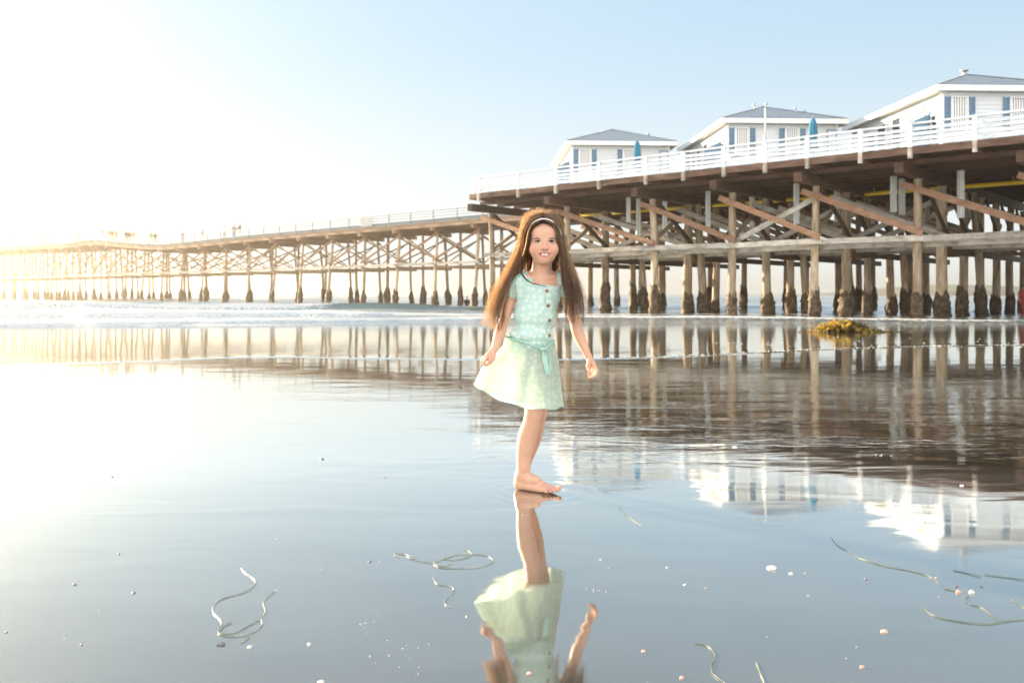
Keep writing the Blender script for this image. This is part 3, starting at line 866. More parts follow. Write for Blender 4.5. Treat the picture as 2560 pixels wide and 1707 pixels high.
# ------------------------------------------------------------------ the long pier out to sea
HT = [(0, 5.87), (34, 5.77), (43, 5.63), (53, 5.52), (62, 6.1), (72, 6.95), (83, 6.75), (107, 7.3), (160, 7.6)]
def far_deck_z(d):
    a = 0
    for k in (-2, 0, 2): a += lerp_tab(HT, d + k)
    return a / 3 + EYE
TN = 12.2; TF = 18.4
def fp(d, t, z=0.0): return pp(-11.4 - d, t, z)
def long_pier():
    root = empty('long_pier', fp(0, TN, 0))
    tag(root, 'long narrow timber pier on thin leaning piles running out to sea at left', 'pier')
    loc = Vector(root.location)
    def add(mb, name, mat, smooth=False):
        mb.v = [tuple(Vector(v) - loc) for v in mb.v]
        return mb.build(name, mat, root, smooth)
    ds = list(np.arange(-10.5, 150, 3.0))
    dk = MB(); fa = MB(); fb = MB(); st = MB()
    for a, b in zip(ds, ds[1:]):
        za, zb = far_deck_z(a), far_deck_z(b)
        dk.beam(fp(a, (TN + TF) / 2, za - .06), fp(b, (TN + TF) / 2, zb - .06), TF - TN, .10)
        fa.beam(fp(a, TN - .06, za - .22), fp(b + .02, TN - .06, zb - .22), .10, .40)
        fb.beam(fp(a, TF + .06, za - .22), fp(b + .02, TF + .06, zb - .22), .10, .40)
        for t in (TN + 1.2, TN + 2.6, TN + 4, TF - .9):
            st.beam(fp(a, t, za - .26), fp(b + .02, t, zb - .26), .18, .30)
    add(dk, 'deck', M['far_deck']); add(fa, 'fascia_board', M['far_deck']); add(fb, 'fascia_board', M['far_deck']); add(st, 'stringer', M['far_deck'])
    NB = 31
    WZ = 3.35
    prev = None
    for k in range(NB):
        d = .9 + k * 4.75 - (4.75 if k == 0 else 0) * 0
        zt = far_deck_z(d) - .42
        add(MB().beam(fp(d, TN - .35, zt - .16), fp(d, TF + .35, zt - .16), .30, .32), 'pile_cap', M['far_deck'])
        cols = [(TN + .4, -.45), ((TN + TF) / 2, 0), (TF - .4, .45)]
        for j, (t, lean) in enumerate(cols):
            r = .118 + random.uniform(-.015, .02)
            b = fp(d + random.uniform(-.3, .3), t + lean, -.7); tp = fp(d, t, zt - .32)
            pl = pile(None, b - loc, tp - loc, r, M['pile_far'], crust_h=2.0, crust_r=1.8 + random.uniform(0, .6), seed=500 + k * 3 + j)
            pl.parent = root
            if k > 8 and j == 1: pass
        # bracing in the bent: X in the upper panel and a tie
        add(MB().beam(fp(d + .2, TN + .2, zt - .5), fp(d + .2, TF - .3, WZ + .2), .06, .12), 'cross_brace', M['pile_far'])
        add(MB().beam(fp(d - .2, TF - .2, zt - .5), fp(d - .2, TN + .3, WZ + .2), .06, .12), 'cross_brace', M['pile_far'])
        add(MB().beam(fp(d - .16, TN - .2, WZ - .25), fp(d - .16, TF + .3, WZ - .25), .12, .22), 'tie_beam', M['pile_far'])
        if prev is not None:
            pd, pz = prev
            if k < 22:
                add(MB().beam(fp(pd - .3, TN + .18, pz - .45), fp(d + .2, TN + .02, WZ + .25), .07, .17), 'diagonal_brace', M['brace'])
                add(MB().beam(fp(pd, TN + .62, WZ + .2), fp(d, TN + .62, zt - .5), .06, .11), 'diagonal_brace', M['pile_far'])
                add(MB().beam(fp(pd, TF - .4, pz - .5), fp(d, TF - .2, WZ + .2), .06, .10), 'far_brace', M['pile_far'])
                add(MB().beam(fp(pd, TF - .2, WZ + .2), fp(d, TF - .4, zt - .5), .06, .10), 'far_brace', M['pile_far'])
            add(MB().beam(fp(pd - .3, TN + .1, WZ + .02 * math.sin(k)), fp(d + .3, TN + .1, WZ + .02 * math.sin(k + 1)), .12, .22), 'horizontal_beam', M['gray_beam'])
            add(MB().beam(fp(pd, TF - .1, WZ - .05), fp(d, TF - .1, WZ - .05), .12, .22), 'horizontal_beam', M['pile_far'])
        prev = (d, zt)
long_pier()

def long_railing():
    root = empty('railing', fp(0, TN, far_deck_z(0)))
    tag(root, 'pale grey railing of thin rails along the long pier running out to sea', 'railing')
    loc = Vector(root.location)
    def add(mb, name, mat, kind=None):
        mb.v = [tuple(Vector(v) - loc) for v in mb.v]
        o = mb.build(name, mat, root)
        if kind: o['kind'] = kind
        return o
    posts = [2.8 * k - 8.4 for k in range(54)]
    for d in posts:
        z = far_deck_z(d)
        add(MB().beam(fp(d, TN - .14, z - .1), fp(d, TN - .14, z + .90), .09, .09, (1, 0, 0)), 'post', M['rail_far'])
    for rz, h in ((.22, .05), (.44, .05), (.66, .05), (.88, .08)):
        mb = MB()
        for a, b in zip(posts, posts[1:]):
            mb.beam(fp(a, TN - .17, far_deck_z(a) + rz), fp(b, TN - .17, far_deck_z(b) + rz), .06, h)
        add(mb, 'rail', M['rail_far'])
    mb = MB(); mk = MB()
    for a, b in zip(posts, posts[1:]):
        mb.beam(fp(a, TF + .14, far_deck_z(a) + .45), fp(b, TF + .14, far_deck_z(b) + .45), .04, .06)
        mb.beam(fp(a, TF + .14, far_deck_z(a) + .88), fp(b, TF + .14, far_deck_z(b) + .88), .06, .08)
        mb.beam(fp(a, TF + .14, far_deck_z(a)), fp(a, TF + .14, far_deck_z(a) + .88), .08, .08, (1, 0, 0))
        mk.beam(fp(a, TN + .02, far_deck_z(a) + .14), fp(b, TN + .02, far_deck_z(b) + .14), .12, .24)
    add(mb, 'back_railing', M['rail_far'])
    add(mk, 'kerb_board', M['rail_far'])
    # sheet panel fixed to the rails
    a, b = 13.4, 15.0
    add(MB().beam(fp(a, TN - .23, far_deck_z(a) + .50), fp(b, TN - .23, far_deck_z(b) + .50), .03, .86), 'panel', M['rail_far'])
long_railing()

# ------------------------------------------------------------------ surface nets on a rectilinear grid
class Field:
    def __init__(self, xs, ys, zs, far=.06):
        self.xs, self.ys, self.zs = map(lambda a: np.asarray(a, dtype=np.float32), (xs, ys, zs))
        self.d = np.full((len(xs), len(ys), len(zs)), far, np.float32)
    def _win(self, lo, hi, m):
        i0, i1 = np.searchsorted(self.xs, lo[0] - m), np.searchsorted(self.xs, hi[0] + m)
        j0, j1 = np.searchsorted(self.ys, lo[1] - m), np.searchsorted(self.ys, hi[1] + m)
        k0, k1 = np.searchsorted(self.zs, lo[2] - m), np.searchsorted(self.zs, hi[2] + m)
        sl = (slice(i0, i1), slice(j0, j1), slice(k0, k1))
        return sl, self.xs[i0:i1, None, None], self.ys[None, j0:j1, None], self.zs[None, None, k0:k1]
    def _mix(self, sl, d, k, sub):
        a = self.d[sl]
        if a.size == 0: return
        if sub:
            b = -d
            h = np.clip(.5 - .5 * (a - b) / k, 0, 1)
            self.d[sl] = a * (1 - h) + b * h + k * h * (1 - h)
        else:
            h = np.clip(.5 + .5 * (a - d) / k, 0, 1)
            self.d[sl] = a * (1 - h) + d * h - k * h * (1 - h)
    def cone(self, a, b, ra, rb, k=.01, sub=False, m=.045):
        a = np.array(a, np.float32); b = np.array(b, np.float32); rm = max(ra, rb)
        sl, X, Y, Z = self._win(np.minimum(a, b) - rm, np.maximum(a, b) + rm, m)
        ab = b - a; L = float(ab @ ab) + 1e-9
        t = np.clip(((X - a[0]) * ab[0] + (Y - a[1]) * ab[1] + (Z - a[2]) * ab[2]) / L, 0, 1)
        d = np.sqrt((X - a[0] - t * ab[0]) ** 2 + (Y - a[1] - t * ab[1]) ** 2 + (Z - a[2] - t * ab[2]) ** 2) - (ra + (rb - ra) * t)
        self._mix(sl, d, k, sub)
    def chain(self, pts, rs, k=.01):
        for p, q, r1, r2 in zip(pts, pts[1:], rs, rs[1:]): self.cone(p, q, r1, r2, k)
    def limb(self, pts, rs, k=.006, n=7):
        q = np.array([list(p) + [r] for p, r in zip(pts, rs)], np.float64)
        out = []; m = len(q)
        for i in range(m - 1):
            p0, p1, p2, p3 = q[max(i - 1, 0)], q[i], q[i + 1], q[min(i + 2, m - 1)]
            for t in np.arange(n) / n:
                out.append(.5 * (2 * p1 + (p2 - p0) * t + (2 * p0 - 5 * p1 + 4 * p2 - p3) * t * t + (3 * p1 - 3 * p2 + p3 - p0) * t ** 3))
        out.append(q[-1])
        self.chain([o[:3] for o in out], [o[3] for o in out], k)
    def ell(self, c, r, k=.01, sub=False, m=.045):
        c = np.array(c, np.float32); r = np.array(r if hasattr(r, '__len__') else (r, r, r), np.float32)
        sl, X, Y, Z = self._win(c - r, c + r, m)
        px, py, pz = (X - c[0]), (Y - c[1]), (Z - c[2])
        k0 = np.sqrt((px / r[0]) ** 2 + (py / r[1]) ** 2 + (pz / r[2]) ** 2)
        k1 = np.sqrt((px / r[0] ** 2) ** 2 + (py / r[1] ** 2) ** 2 + (pz / r[2] ** 2) ** 2) + 1e-6
        self._mix(sl, k0 * (k0 - 1) / k1, k, sub)
    def mesh(self):
        d = self.d; xs, ys, zs = self.xs, self.ys, self.zs
        ins = d < 0
        n = [s - 1 for s in d.shape]
        cnt = np.zeros(n, np.uint8)
        for a in (0, 1):
            for b in (0, 1):
                for c in (0, 1):
                    cnt += ins[a:a + n[0], b:b + n[1], c:c + n[2]]
        act = (cnt > 0) & (cnt < 8)
        I = np.argwhere(act)
        idx = np.full(n, -1, np.int64); idx[act] = np.arange(len(I))
        acc = np.zeros((len(I), 3), np.float64); num = np.zeros(len(I))
        corners = [(a, b, c) for a in (0, 1) for b in (0, 1) for c in (0, 1)]
        i, j, k = I.T
        for ca in corners:
            for ax in range(3):
                if ca[ax]: continue
                cb = list(ca); cb[ax] = 1
                va = d[i + ca[0], j + ca[1], k + ca[2]]; vb = d[i + cb[0], j + cb[1], k + cb[2]]
                cr = (va < 0) != (vb < 0)
                t = np.where(cr, va / np.where(cr, va - vb, 1), 0)
                pa = np.stack([xs[i + ca[0]], ys[j + ca[1]], zs[k + ca[2]]], 1); pb = np.stack([xs[i + cb[0]], ys[j + cb[1]], zs[k + cb[2]]], 1)
                p = pa + (pb - pa) * t[:, None]
                acc += p * cr[:, None]; num += cr
        V_ = acc / num[:, None]
        faces = []
        for ax in range(3):
            o1, o2 = [(1, 2), (2, 0), (0, 1)][ax]
            A = [slice(None)] * 3; B = [slice(None)] * 3
            A[ax] = slice(0, -1); B[ax] = slice(1, None)
            a = ins[tuple(A)]; b = ins[tuple(B)]
            for flip in (False, True):
                E = np.argwhere((a & ~b) if not flip else (~a & b))
                ok = (E[:, o1] > 0) & (E[:, o2] > 0) & (E[:, o1] < n[o1]) & (E[:, o2] < n[o2])
                E = E[ok]
                def cell(du, dv):
                    q = E.copy(); q[:, o1] -= du; q[:, o2] -= dv
                    return idx[q[:, 0], q[:, 1], q[:, 2]]
                q = np.stack([cell(0, 0), cell(1, 0), cell(1, 1), cell(0, 1)], 1)
                if flip: q = q[:, ::-1]
                faces.append(q)
        Fq = np.concatenate(faces)
        Fq = Fq[(Fq >= 0).all(1)]
        return V_, Fq

def fast_mesh(name, V_, Fq, mat, parent=None, local=None, relax=0):
    V_ = np.asarray(V_, np.float64)
    if relax:
        for _ in range(relax):
            s = np.zeros_like(V_); c = np.zeros(len(V_))
            for a, b in ((0, 1), (1, 2), (2, 3), (3, 0)):
                np.add.at(s, Fq[:, a], V_[Fq[:, b]]); np.add.at(c, Fq[:, a], 1)
                np.add.at(s, Fq[:, b], V_[Fq[:, a]]); np.add.at(c, Fq[:, b], 1)
            V_ = V_ * .5 + (s / np.maximum(c, 1)[:, None]) * .5
    W_ = V_ - (np.array(local) if local is not None else 0)
    me = bpy.data.meshes.new(name)
    me.vertices.add(len(W_)); me.vertices.foreach_set('co', W_.reshape(-1))
    me.loops.add(len(Fq) * 4); me.loops.foreach_set('vertex_index', Fq.reshape(-1).astype(np.int32))
    me.polygons.add(len(Fq)); me.polygons.foreach_set('loop_start', np.arange(0, len(Fq) * 4, 4, dtype=np.int32))
    me.polygons.foreach_set('use_smooth', np.ones(len(Fq), bool))
    me.update(calc_edges=True); me.validate()
    o = bpy.data.objects.new(name, me); COL.objects.link(o)
    if mat: me.materials.append(mat)
    if parent: o.parent = parent
    return o, V_

def axis(lo, hi, step, fine=()):
    out = []; x = lo
    while x < hi:
        out.append(x)
        st = step
        for a, b, s in fine:
            if a <= x < b: st = s
        x += st
    out.append(hi)
    return out

# ------------------------------------------------------------------ the girl
def skin_material():
    m, nt, p = mat_new('skin')
    a = N(nt, 'ShaderNodeAttribute'); a.attribute_name = 'tone'
    tc = N(nt, 'ShaderNodeTexCoord')
    n = tex_noise(nt, tc.outputs['Object'], 30, (1, 1, 1), 4)
    v = ramp(nt, n, [(.3, (.93, .91, .90)), (.7, (1.04, 1.03, 1.03))])
    mx = N(nt, 'ShaderNodeMix'); mx.data_type = 'RGBA'; mx.blend_type = 'MULTIPLY'; mx.inputs[0].default_value = 1
    nt.links.new(a.outputs['Color'], mx.inputs[6]); nt.links.new(v, mx.inputs[7])
    nt.links.new(mx.outputs[2], p.inputs['Base Color'])
    p.inputs['Roughness'].default_value = .48
    p.inputs['Specular IOR Level'].default_value = .4
    p.inputs['Subsurface Weight'].default_value = .25
    p.inputs['Subsurface Radius'].default_value = (1.0, .35, .2)
    p.inputs['Subsurface Scale'].default_value = .012
    return m
M['skin'] = skin_material()

def dress_material(trans, name):
    m, nt, p = mat_new(name)
    tc = N(nt, 'ShaderNodeTexCoord')
    sp = N(nt, 'ShaderNodeSeparateXYZ'); nt.links.new(tc.outputs['Object'], sp.inputs[0])
    cb = N(nt, 'ShaderNodeCombineXYZ')
    nt.links.new(math_n(nt, 'ADD', sp.outputs[0], math_n(nt, 'MULTIPLY', sp.outputs[1], .35)), cb.inputs[0]); nt.links.new(sp.outputs[2], cb.inputs[1])
    # daisies: a cell per flower, petals by angle
    def daisies(scale, size, rand):
        vo = N(nt, 'ShaderNodeTexVoronoi'); vo.voronoi_dimensions = '2D'; vo.inputs['Scale'].default_value = scale; vo.inputs['Randomness'].default_value = rand
        nt.links.new(cb.outputs[0], vo.inputs['Vector'])
        d = vo.outputs['Distance']
        sc = N(nt, 'ShaderNodeVectorMath'); sc.operation = 'SCALE'; sc.inputs[3].default_value = 1.0
        df = N(nt, 'ShaderNodeVectorMath'); df.operation = 'SUBTRACT'
        nt.links.new(cb.outputs[0], df.inputs[0]); nt.links.new(vo.outputs['Position'], df.inputs[1])
        s2 = N(nt, 'ShaderNodeSeparateXYZ'); nt.links.new(df.outputs[0], s2.inputs[0])
        ang = math_n(nt, 'ARCTAN2', s2.outputs[1], s2.outputs[0])
        pet = math_n(nt, 'ABSOLUTE', math_n(nt, 'COSINE', math_n(nt, 'MULTIPLY', ang, 4.0)))
        rad = math_n(nt, 'MULTIPLY', math_n(nt, 'MULTIPLY_ADD', pet, .62, .38), size)
        petal = smooth(nt, math_n(nt, 'SUBTRACT', rad, d), -.02, .05)
        eye = smooth(nt, math_n(nt, 'SUBTRACT', size * .30, d), -.02, .04)
        return petal, eye
    pa, ea = daisies(38, .37, .62)
    pb, eb = daisies(62, .17, .95)
    base = ramp(nt, tex_noise(nt, tc.outputs['Object'], 14, (1, 1, 1), 3), [(.3, (.43, .595, .525)), (.7, (.50, .66, .595))])
    def mixc(fac, c1, c2):
        x = N(nt, 'ShaderNodeMix'); x.data_type = 'RGBA'
        nt.links.new(fac, x.inputs[0]); nt.links.new(c1, x.inputs[6]); x.inputs[7].default_value = (*c2, 1)
        return x.outputs[2]
    c = mixc(math_n(nt, 'MULTIPLY', pb, .40), base, (.66, .78, .70))
    c = mixc(math_n(nt, 'MULTIPLY', pa, .60), c, (.76, .80, .72))
    c = mixc(math_n(nt, 'MULTIPLY', ea, .6), c, (.72, .62, .36))
    nt.links.new(c, p.inputs['Base Color'])
    p.inputs['Roughness'].default_value = .85
    p.inputs['Specular IOR Level'].default_value = .15
    # weave
    w = tex_noise(nt, tc.outputs['Object'], 260, (1, 1, 1), 2)
    w2 = tex_noise(nt, tc.outputs['Object'], 24, (1, 1, .5), 3)
    b = N(nt, 'ShaderNodeBump'); b.inputs['Distance'].default_value = 1
    nt.links.new(math_n(nt, 'ADD', math_n(nt, 'MULTIPLY', w, .0006), math_n(nt, 'MULTIPLY', w2, .006)), b.inputs['Height'])
    nt.links.new(b.outputs[0], p.inputs['Normal'])
    tr = N(nt, 'ShaderNodeBsdfTranslucent')
    tx = N(nt, 'ShaderNodeMix'); tx.data_type = 'RGBA'; tx.inputs[0].default_value = .35
    nt.links.new(c, tx.inputs[6]); tx.inputs[7].default_value = (.88, .95, .80, 1)
    nt.links.new(tx.outputs[2], tr.inputs[0])
    mx = N(nt, 'ShaderNodeMixShader'); mx.inputs[0].default_value = trans
    nt.links.new(p.outputs[0], mx.inputs[1]); nt.links.new(tr.outputs[0], mx.inputs[2])
    if trans > .3:      # open weave lets a little sun straight through
        tp = N(nt, 'ShaderNodeBsdfTransparent'); m2 = N(nt, 'ShaderNodeMixShader'); m2.inputs[0].default_value = .07
        nt.links.new(mx.outputs[0], m2.inputs[1]); nt.links.new(tp.outputs[0], m2.inputs[2]); mx = m2
    nt.links.new(mx.outputs[0], nt.nodes['Material Output'].inputs[0])
    return m
M['dress'] = dress_material(.52, 'daisy_cotton')
M['dress_solid'] = dress_material(.12, 'daisy_cotton_lined')
M['belt'] = thin_mat('mint_belt', (.34, .53, .46), (.44, .62, .55), 30, .15, (.6, .8, .6), .9)

def hair_material():
    m, nt, p = mat_new('hair')
    a = N(nt, 'ShaderNodeAttribute'); a.attribute_name = 'shade'
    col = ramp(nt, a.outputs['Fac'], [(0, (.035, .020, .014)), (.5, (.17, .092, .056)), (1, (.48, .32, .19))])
    nt.links.new(col, p.inputs['Base Color'])
    p.inputs['Roughness'].default_value = .38
    p.inputs['Specular IOR Level'].default_value = .5
    tr = N(nt, 'ShaderNodeBsdfTranslucent')
    col2 = ramp(nt, a.outputs['Fac'], [(0, (.52, .28, .15)), (1, (1.0, .83, .60))])
    nt.links.new(col2, tr.inputs[0])
    mx = N(nt, 'ShaderNodeMixShader'); nt.links.new(math_n(nt, 'MULTIPLY_ADD', a.outputs['Fac'], .5, .18), mx.inputs[0])
    nt.links.new(p.outputs[0], mx.inputs[1]); nt.links.new(tr.outputs[0], mx.inputs[2])
    nt.links.new(mx.outputs[0], nt.nodes['Material Output'].inputs[0])
    return m
M['hair'] = hair_material()
def flat(name, c, rough=.5, emit=None):
    m, nt, p = mat_new(name); p.inputs['Base Color'].default_value = (*c, 1); p.inputs['Roughness'].default_value = rough
    return m
M['eye_white'] = flat('eye_white', (.50, .46, .44), .2)
M['iris'] = flat('iris', (.018, .009, .006), .3)
M['lash'] = flat('lash', (.02, .012, .01), .6)
M['brow'] = flat('brow', (.10, .055, .038), .8)
M['teeth'] = flat('teeth', (.88, .86, .82), .25)
M['mouth'] = flat('mouth_dark', (.09, .02, .018), .5)
M['button'] = noise_mat('wooden_button', (.16, .08, .03), (.30, .17, .07), 60, (1, 1, 1), .4, 0, rnd=.1)
M['band_white'] = flat('band_white', (.78, .78, .74), .5)
M['band_black'] = flat('band_black', (.02, .02, .025), .4)

def girl():
    base = Vector((.10, 4.08, 0))
    root = empty('person', base)
    tag(root, 'smiling barefoot girl with very long brown hair and a mint daisy dress', 'girl')
    L = np.array(base)
    fx = lambda x: (x - 1280) / F * 4.02
    fz = lambda y: EYE - (y - 735) / F * 4.02
    xs = axis(-.15, .40, .003, [(fx(1315), fx(1402), .0014), (fx(1462), fx(1496), .002), (fx(1203), fx(1240), .0022)])
    ys = axis(3.88, 4.44, .0035, [(3.92, 4.02, .0014), (4.02, 4.15, .0024)])
    zs = axis(-.012, 1.30, .0038, [(fz(665), fz(570), .0014), (fz(1240), fz(1200), .0022), (fz(945), fz(880), .002)])
    f = Field(xs, ys, zs)
    A = at
    # skull, face, jaw
    f.ell(A(1358, 590, 4.065), (.071, .088, .083), .02)
    f.ell(A(1359, 616, 4.018), (.0615, .066, .073), .02)
    f.ell(A(1359, 582, 3.99), (.054, .034, .036), .02)
    f.ell(A(1359.5, 640, 4.008), (.0455, .046, .034), .02)
    f.ell(A(1337.5, 624, 3.985), (.021, .026, .024), .022)
    f.ell(A(1383.5, 624, 3.985), (.021, .026, .024), .022)
    f.ell(A(1360.5, 651, 3.972), (.019, .016, .014), .022)
    f.ell(A(1361.5, 638, 3.970), (.028, .020, .018), .014)   # muzzle
    # sockets
    for ex in (1344.8, 1378.2):
        f.ell(A(ex, 604, 3.940), (.0165, .013, .0085), .010, sub=True)
    # nose
    f.cone(A(1361.5, 604, 3.957), A(1362.8, 619, 3.941), .0065, .0085, .010)
    f.ell(A(1363, 620.5, 3.938), (.0090, .0085, .0075), .006)
    f.ell(A(1356.6, 622, 3.948), (.0060, .0070, .0055), .004)
    f.ell(A(1369.2, 622, 3.948), (.0060, .0070, .0055), .004)
    for nx in (1357.6, 1368.2): f.ell(A(nx, 625.2, 3.940), (.0032, .004, .0022), .003, sub=True)
    # ears
    f.ell(A(1320, 610, 4.055), (.008, .018, .028), .006); f.ell(A(1399, 610, 4.055), (.008, .018, .028), .006)
    # eyelids: upper fold and lower rim around the eye opening
    def arc(cx, cy, w, h, r, Y, k=.002, y2=0):
        pts = [A(cx + w * math.cos(math.pi * t), cy - h * math.sin(math.pi * t) + y2, Y + .004 * abs(math.cos(math.pi * t)) ** 2) for t in np.linspace(0, 1, 9)]
        f.chain(pts, [r] * 9, k)
    for ex in (1344.8, 1378.2):
        arc(ex, 604.4, 8.2, 4.3, .0023, 3.9565)
        arc(ex, 604.6, 8.0, -3.1, .0020, 3.9585)
    # mouth: opening first, then lips round it
    mouth_up = [(1345.6, 633.2), (1351, 632.6), (1357, 632.2), (1362, 632.6), (1367, 632.2), (1373, 632.6), (1378.6, 633.2)]
    mouth_lo = [(1345.6, 633.0), (1349.3, 636.9), (1355.5, 640.6), (1362, 641.8), (1368.5, 640.6), (1374.9, 636.9), (1378.6, 633.0)]
    curveY = lambda x: 3.9515 + .014 * ((x - 1362) / 17) ** 2
    f.ell(A(1362, 636.2, 3.951), (.0228, .014, .0056), .002, sub=True)
    f.ell(A(1362, 634.2, 3.953), (.0262, .013, .0026), .002, sub=True)
    f.chain([A(x, y - .7, curveY(x)) for x, y in mouth_up], [.0010, .0022, .0028, .0026, .0028, .0022, .0010], .002)
    f.chain([A(x, y + .4, curveY(x) + .001) for x, y in mouth_lo], [.0009, .0020, .0030, .0034, .0030, .0020, .0009], .002)
    # neck, shoulders, torso
    f.cone(A(1357, 640, 4.075), A(1352, 702, 4.085), .043, .045, .018)
    f.cone(A(1350, 696, 4.09), A(1299, 701, 4.095), .036, .034, .02)
    f.cone(A(1350, 696, 4.09), A(1400, 699, 4.095), .036, .034, .02)
    f.ell(A(1348, 735, 4.092), (.094, .058, .085), .03)
    f.ell(A(1336, 800, 4.095), (.086, .056, .10), .03)
    f.ell(A(1330, 870, 4.10), (.092, .062, .08), .03)
    # collar bones
    f.cone(A(1358, 697, 4.042), A(1388, 690, 4.056), .006, .006, .012); f.cone(A(1346, 697, 4.042), A(1318, 690, 4.056), .006, .006, .012)
    # right arm (left in the picture) holding the skirt
    f.limb([A(1295, 703, 4.095), A(1275, 752, 4.105), A(1257, 812, 4.10), A(1248, 838, 4.07), A(1237, 872, 4.035)], [.033, .026, .0230, .0235, .0150], .006)
    f.cone(A(1236, 873, 4.033), A(1222, 890, 4.015), .0145, .0175, .008)
    f.cone(A(1230, 884, 4.02), A(1216, 896, 4.01), .013, .012, .008)
    for i, (p1, p2, p3) in enumerate((((1226, 893, 3.996), (1224, 904, 3.988), (1218, 914, 3.990)),
                                      ((1217, 893, 3.994), (1211, 903, 3.985), (1212, 913, 3.992)),
                                      ((1212, 892, 4.004), (1206.5, 901, 3.998), (1208, 911, 4.005)),
                                      ((1211, 892, 4.018), (1206, 900, 4.014), (1208, 908, 4.02)))):
        f.chain([A(*p1), A(*p2), A(*p3)], [.0078, .0066, .0056], .003)
    f.chain([A(1236, 885, 4.010), A(1234, 897, 3.998), A(1226, 908, 3.996)], [.0085, .0072, .006], .004)   # thumb
    # left arm (right in the picture) hanging, fingers curled
    f.limb([A(1402, 703, 4.095), A(1420, 752, 4.115), A(1437, 800, 4.125), A(1446, 835, 4.115), A(1472, 893, 4.095)], [.033, .027, .0240, .0240, .0145], .006)
    f.cone(A(1472, 894, 4.093), A(1482, 911, 4.09), .0140, .0160, .008)
    f.cone(A(1476, 899, 4.098), A(1483, 912, 4.108), .0125, .0145, .008)
    for pts, r0 in ((((1486, 913, 4.072), (1493, 927, 4.062), (1489, 938, 4.060), (1479, 943.5, 4.062)), .0072),
                    (((1485, 916, 4.087), (1490.5, 930, 4.080), (1485, 941, 4.078), (1474, 944, 4.080)), .0073),
                    (((1483, 917, 4.101), (1486.5, 930, 4.096), (1480.5, 939, 4.095), (1472, 940, 4.096)), .0070),
                    (((1480, 916, 4.113), (1481.5, 926, 4.110), (1477, 934, 4.110), (1470, 935, 4.110)), .0062)):
        f.chain([A(*p) for p in pts], [r0, r0 * .93, r0 * .86, r0 * .74], .0028)
    f.chain([A(1473, 902, 4.078), A(1469.5, 915, 4.064), A(1472, 925, 4.058), A(1475.5, 933, 4.056)], [.0095, .0082, .0070, .0058], .004)
    # standing leg
    f.limb([A(1322, 900, 4.10), A(1336, 980, 4.085), A(1331, 1045, 4.078), A(1318, 1093, 4.098), A(1310.5, 1135, 4.108), A(1309, 1172, 4.110)], [.060, .047, .0365, .0405, .0335, .0285], .006)
    f.ell(A(1332, 1040, 4.058), (.026, .018, .028), .02)
    f.cone(A(1305, 1150, 4.125), A(1299, 1190, 4.132), .018, .017, .016)      # tendon
    f.ell(A(1305, 1188, 4.115), (.026, .026, .03), .014)
    heel = Vector((.0350, 4.125, .0275))
    d = Vector((.855, -.518, 0)); n_ = Vector((.518, .855, 0))   # foot direction; n_ points to the big toe side
    f.ell(heel, (.0275, .0275, .0275), .012)
    f.cone(heel + Vector((.01, 0, .03)), heel + d * .085 + Vector((0, 0, .022)), .031, .022, .018)
    f.cone(heel + Vector((0, 0, -.004)), heel + d * .145 - n_ * .010 + Vector((0, 0, -.013)), .022, .0145, .012)
    f.cone(heel + d * .05 + n_ * .010 + Vector((0, 0, .016)), heel + d * .150 + n_ * .018 + Vector((0, 0, -.010)), .022, .0165, .014)
    f.ell(heel + Vector((-.004, -.022, .042)) , .010, .010)   # ankle bone
    for i in range(5):
        off = .024 - i * .0128
        back = [0, -.001, .004, .010, .017][i]
        rr = [.0098, .0068, .0064, .0060, .0058][i]
        ln = [.042, .040, .036, .031, .026][i]
        b0 = heel + d * (.150 - back) + n_ * off + Vector((0, 0, -.0275 + .014))
        b1 = b0 + d * ln * .55 + n_ * (.002 - i * .0016) + Vector((0, 0, .005))
        b2 = b0 + d * ln + n_ * (.003 - i * .003) + Vector((0, 0, (.012 if i == 0 else .001 - .0005 * i)))
        b2.z = max(b2.z, rr * .95)
        f.chain([b0, b1, b2], [rr * 1.25, rr * 1.0, rr * 1.02], .0028)
    # far leg, knee bent, foot lifted behind
    f.limb([A(1352, 905, 4.13), A(1352, 985, 4.12), A(1345.5, 1040, 4.135), A(1340, 1072, 4.185), A(1333, 1105, 4.24), A(1318, 1150, 4.31)], [.056, .044, .034, .035, .030, .0215], .006)
    f.cone(A(1318, 1152, 4.32), A(1308, 1160, 4.36), .023, .02, .012)
    f.chain([A(1312, 1162, 4.345), A(1310, 1182, 4.325), A(1309, 1199, 4.305)], [.022, .017, .011], .012)
    V_, Fq = f.mesh()
    body, V_ = fast_mesh('body', V_, Fq, M['skin'], root, local=base, relax=1)
    # skin tone: flushed cheeks, lips, knees, toes
    tone = np.tile(np.array([.60, .345, .235]), (len(V_), 1))
    px = 1280 + F * V_[:, 0] / V_[:, 1]; py = 735 - F * (V_[:, 2] - EYE) / V_[:, 1]
    def blend(mask, c):
        nonlocal tone
        mask = np.clip(mask, 0, 1)[:, None]; tone = tone * (1 - mask) + np.array(c) * mask
    front = V_[:, 1] < 4.03
    g = lambda x, y, rx, ry: np.exp(-((px - x) / rx) ** 2 - ((py - y) / ry) ** 2) * front
    blend(.55 * g(1333, 625, 11, 10) + .55 * g(1387, 624, 11, 10), (.60, .24, .17))
    blend(.35 * g(1363, 620, 6, 5), (.60, .28, .20))
    blend(.8 * (g(1357.2, 625.2, 1.8, 1.3) + g(1368.6, 625.0, 1.8, 1.3)), (.16, .06, .045))  # shadow under the nose painted in at the nostrils
    blend(.35 * (g(1345, 604, 11, 6) + g(1378.5, 604, 11, 6)), (.42, .21, .16))  # eye sockets darkened, their shade put into the skin colour
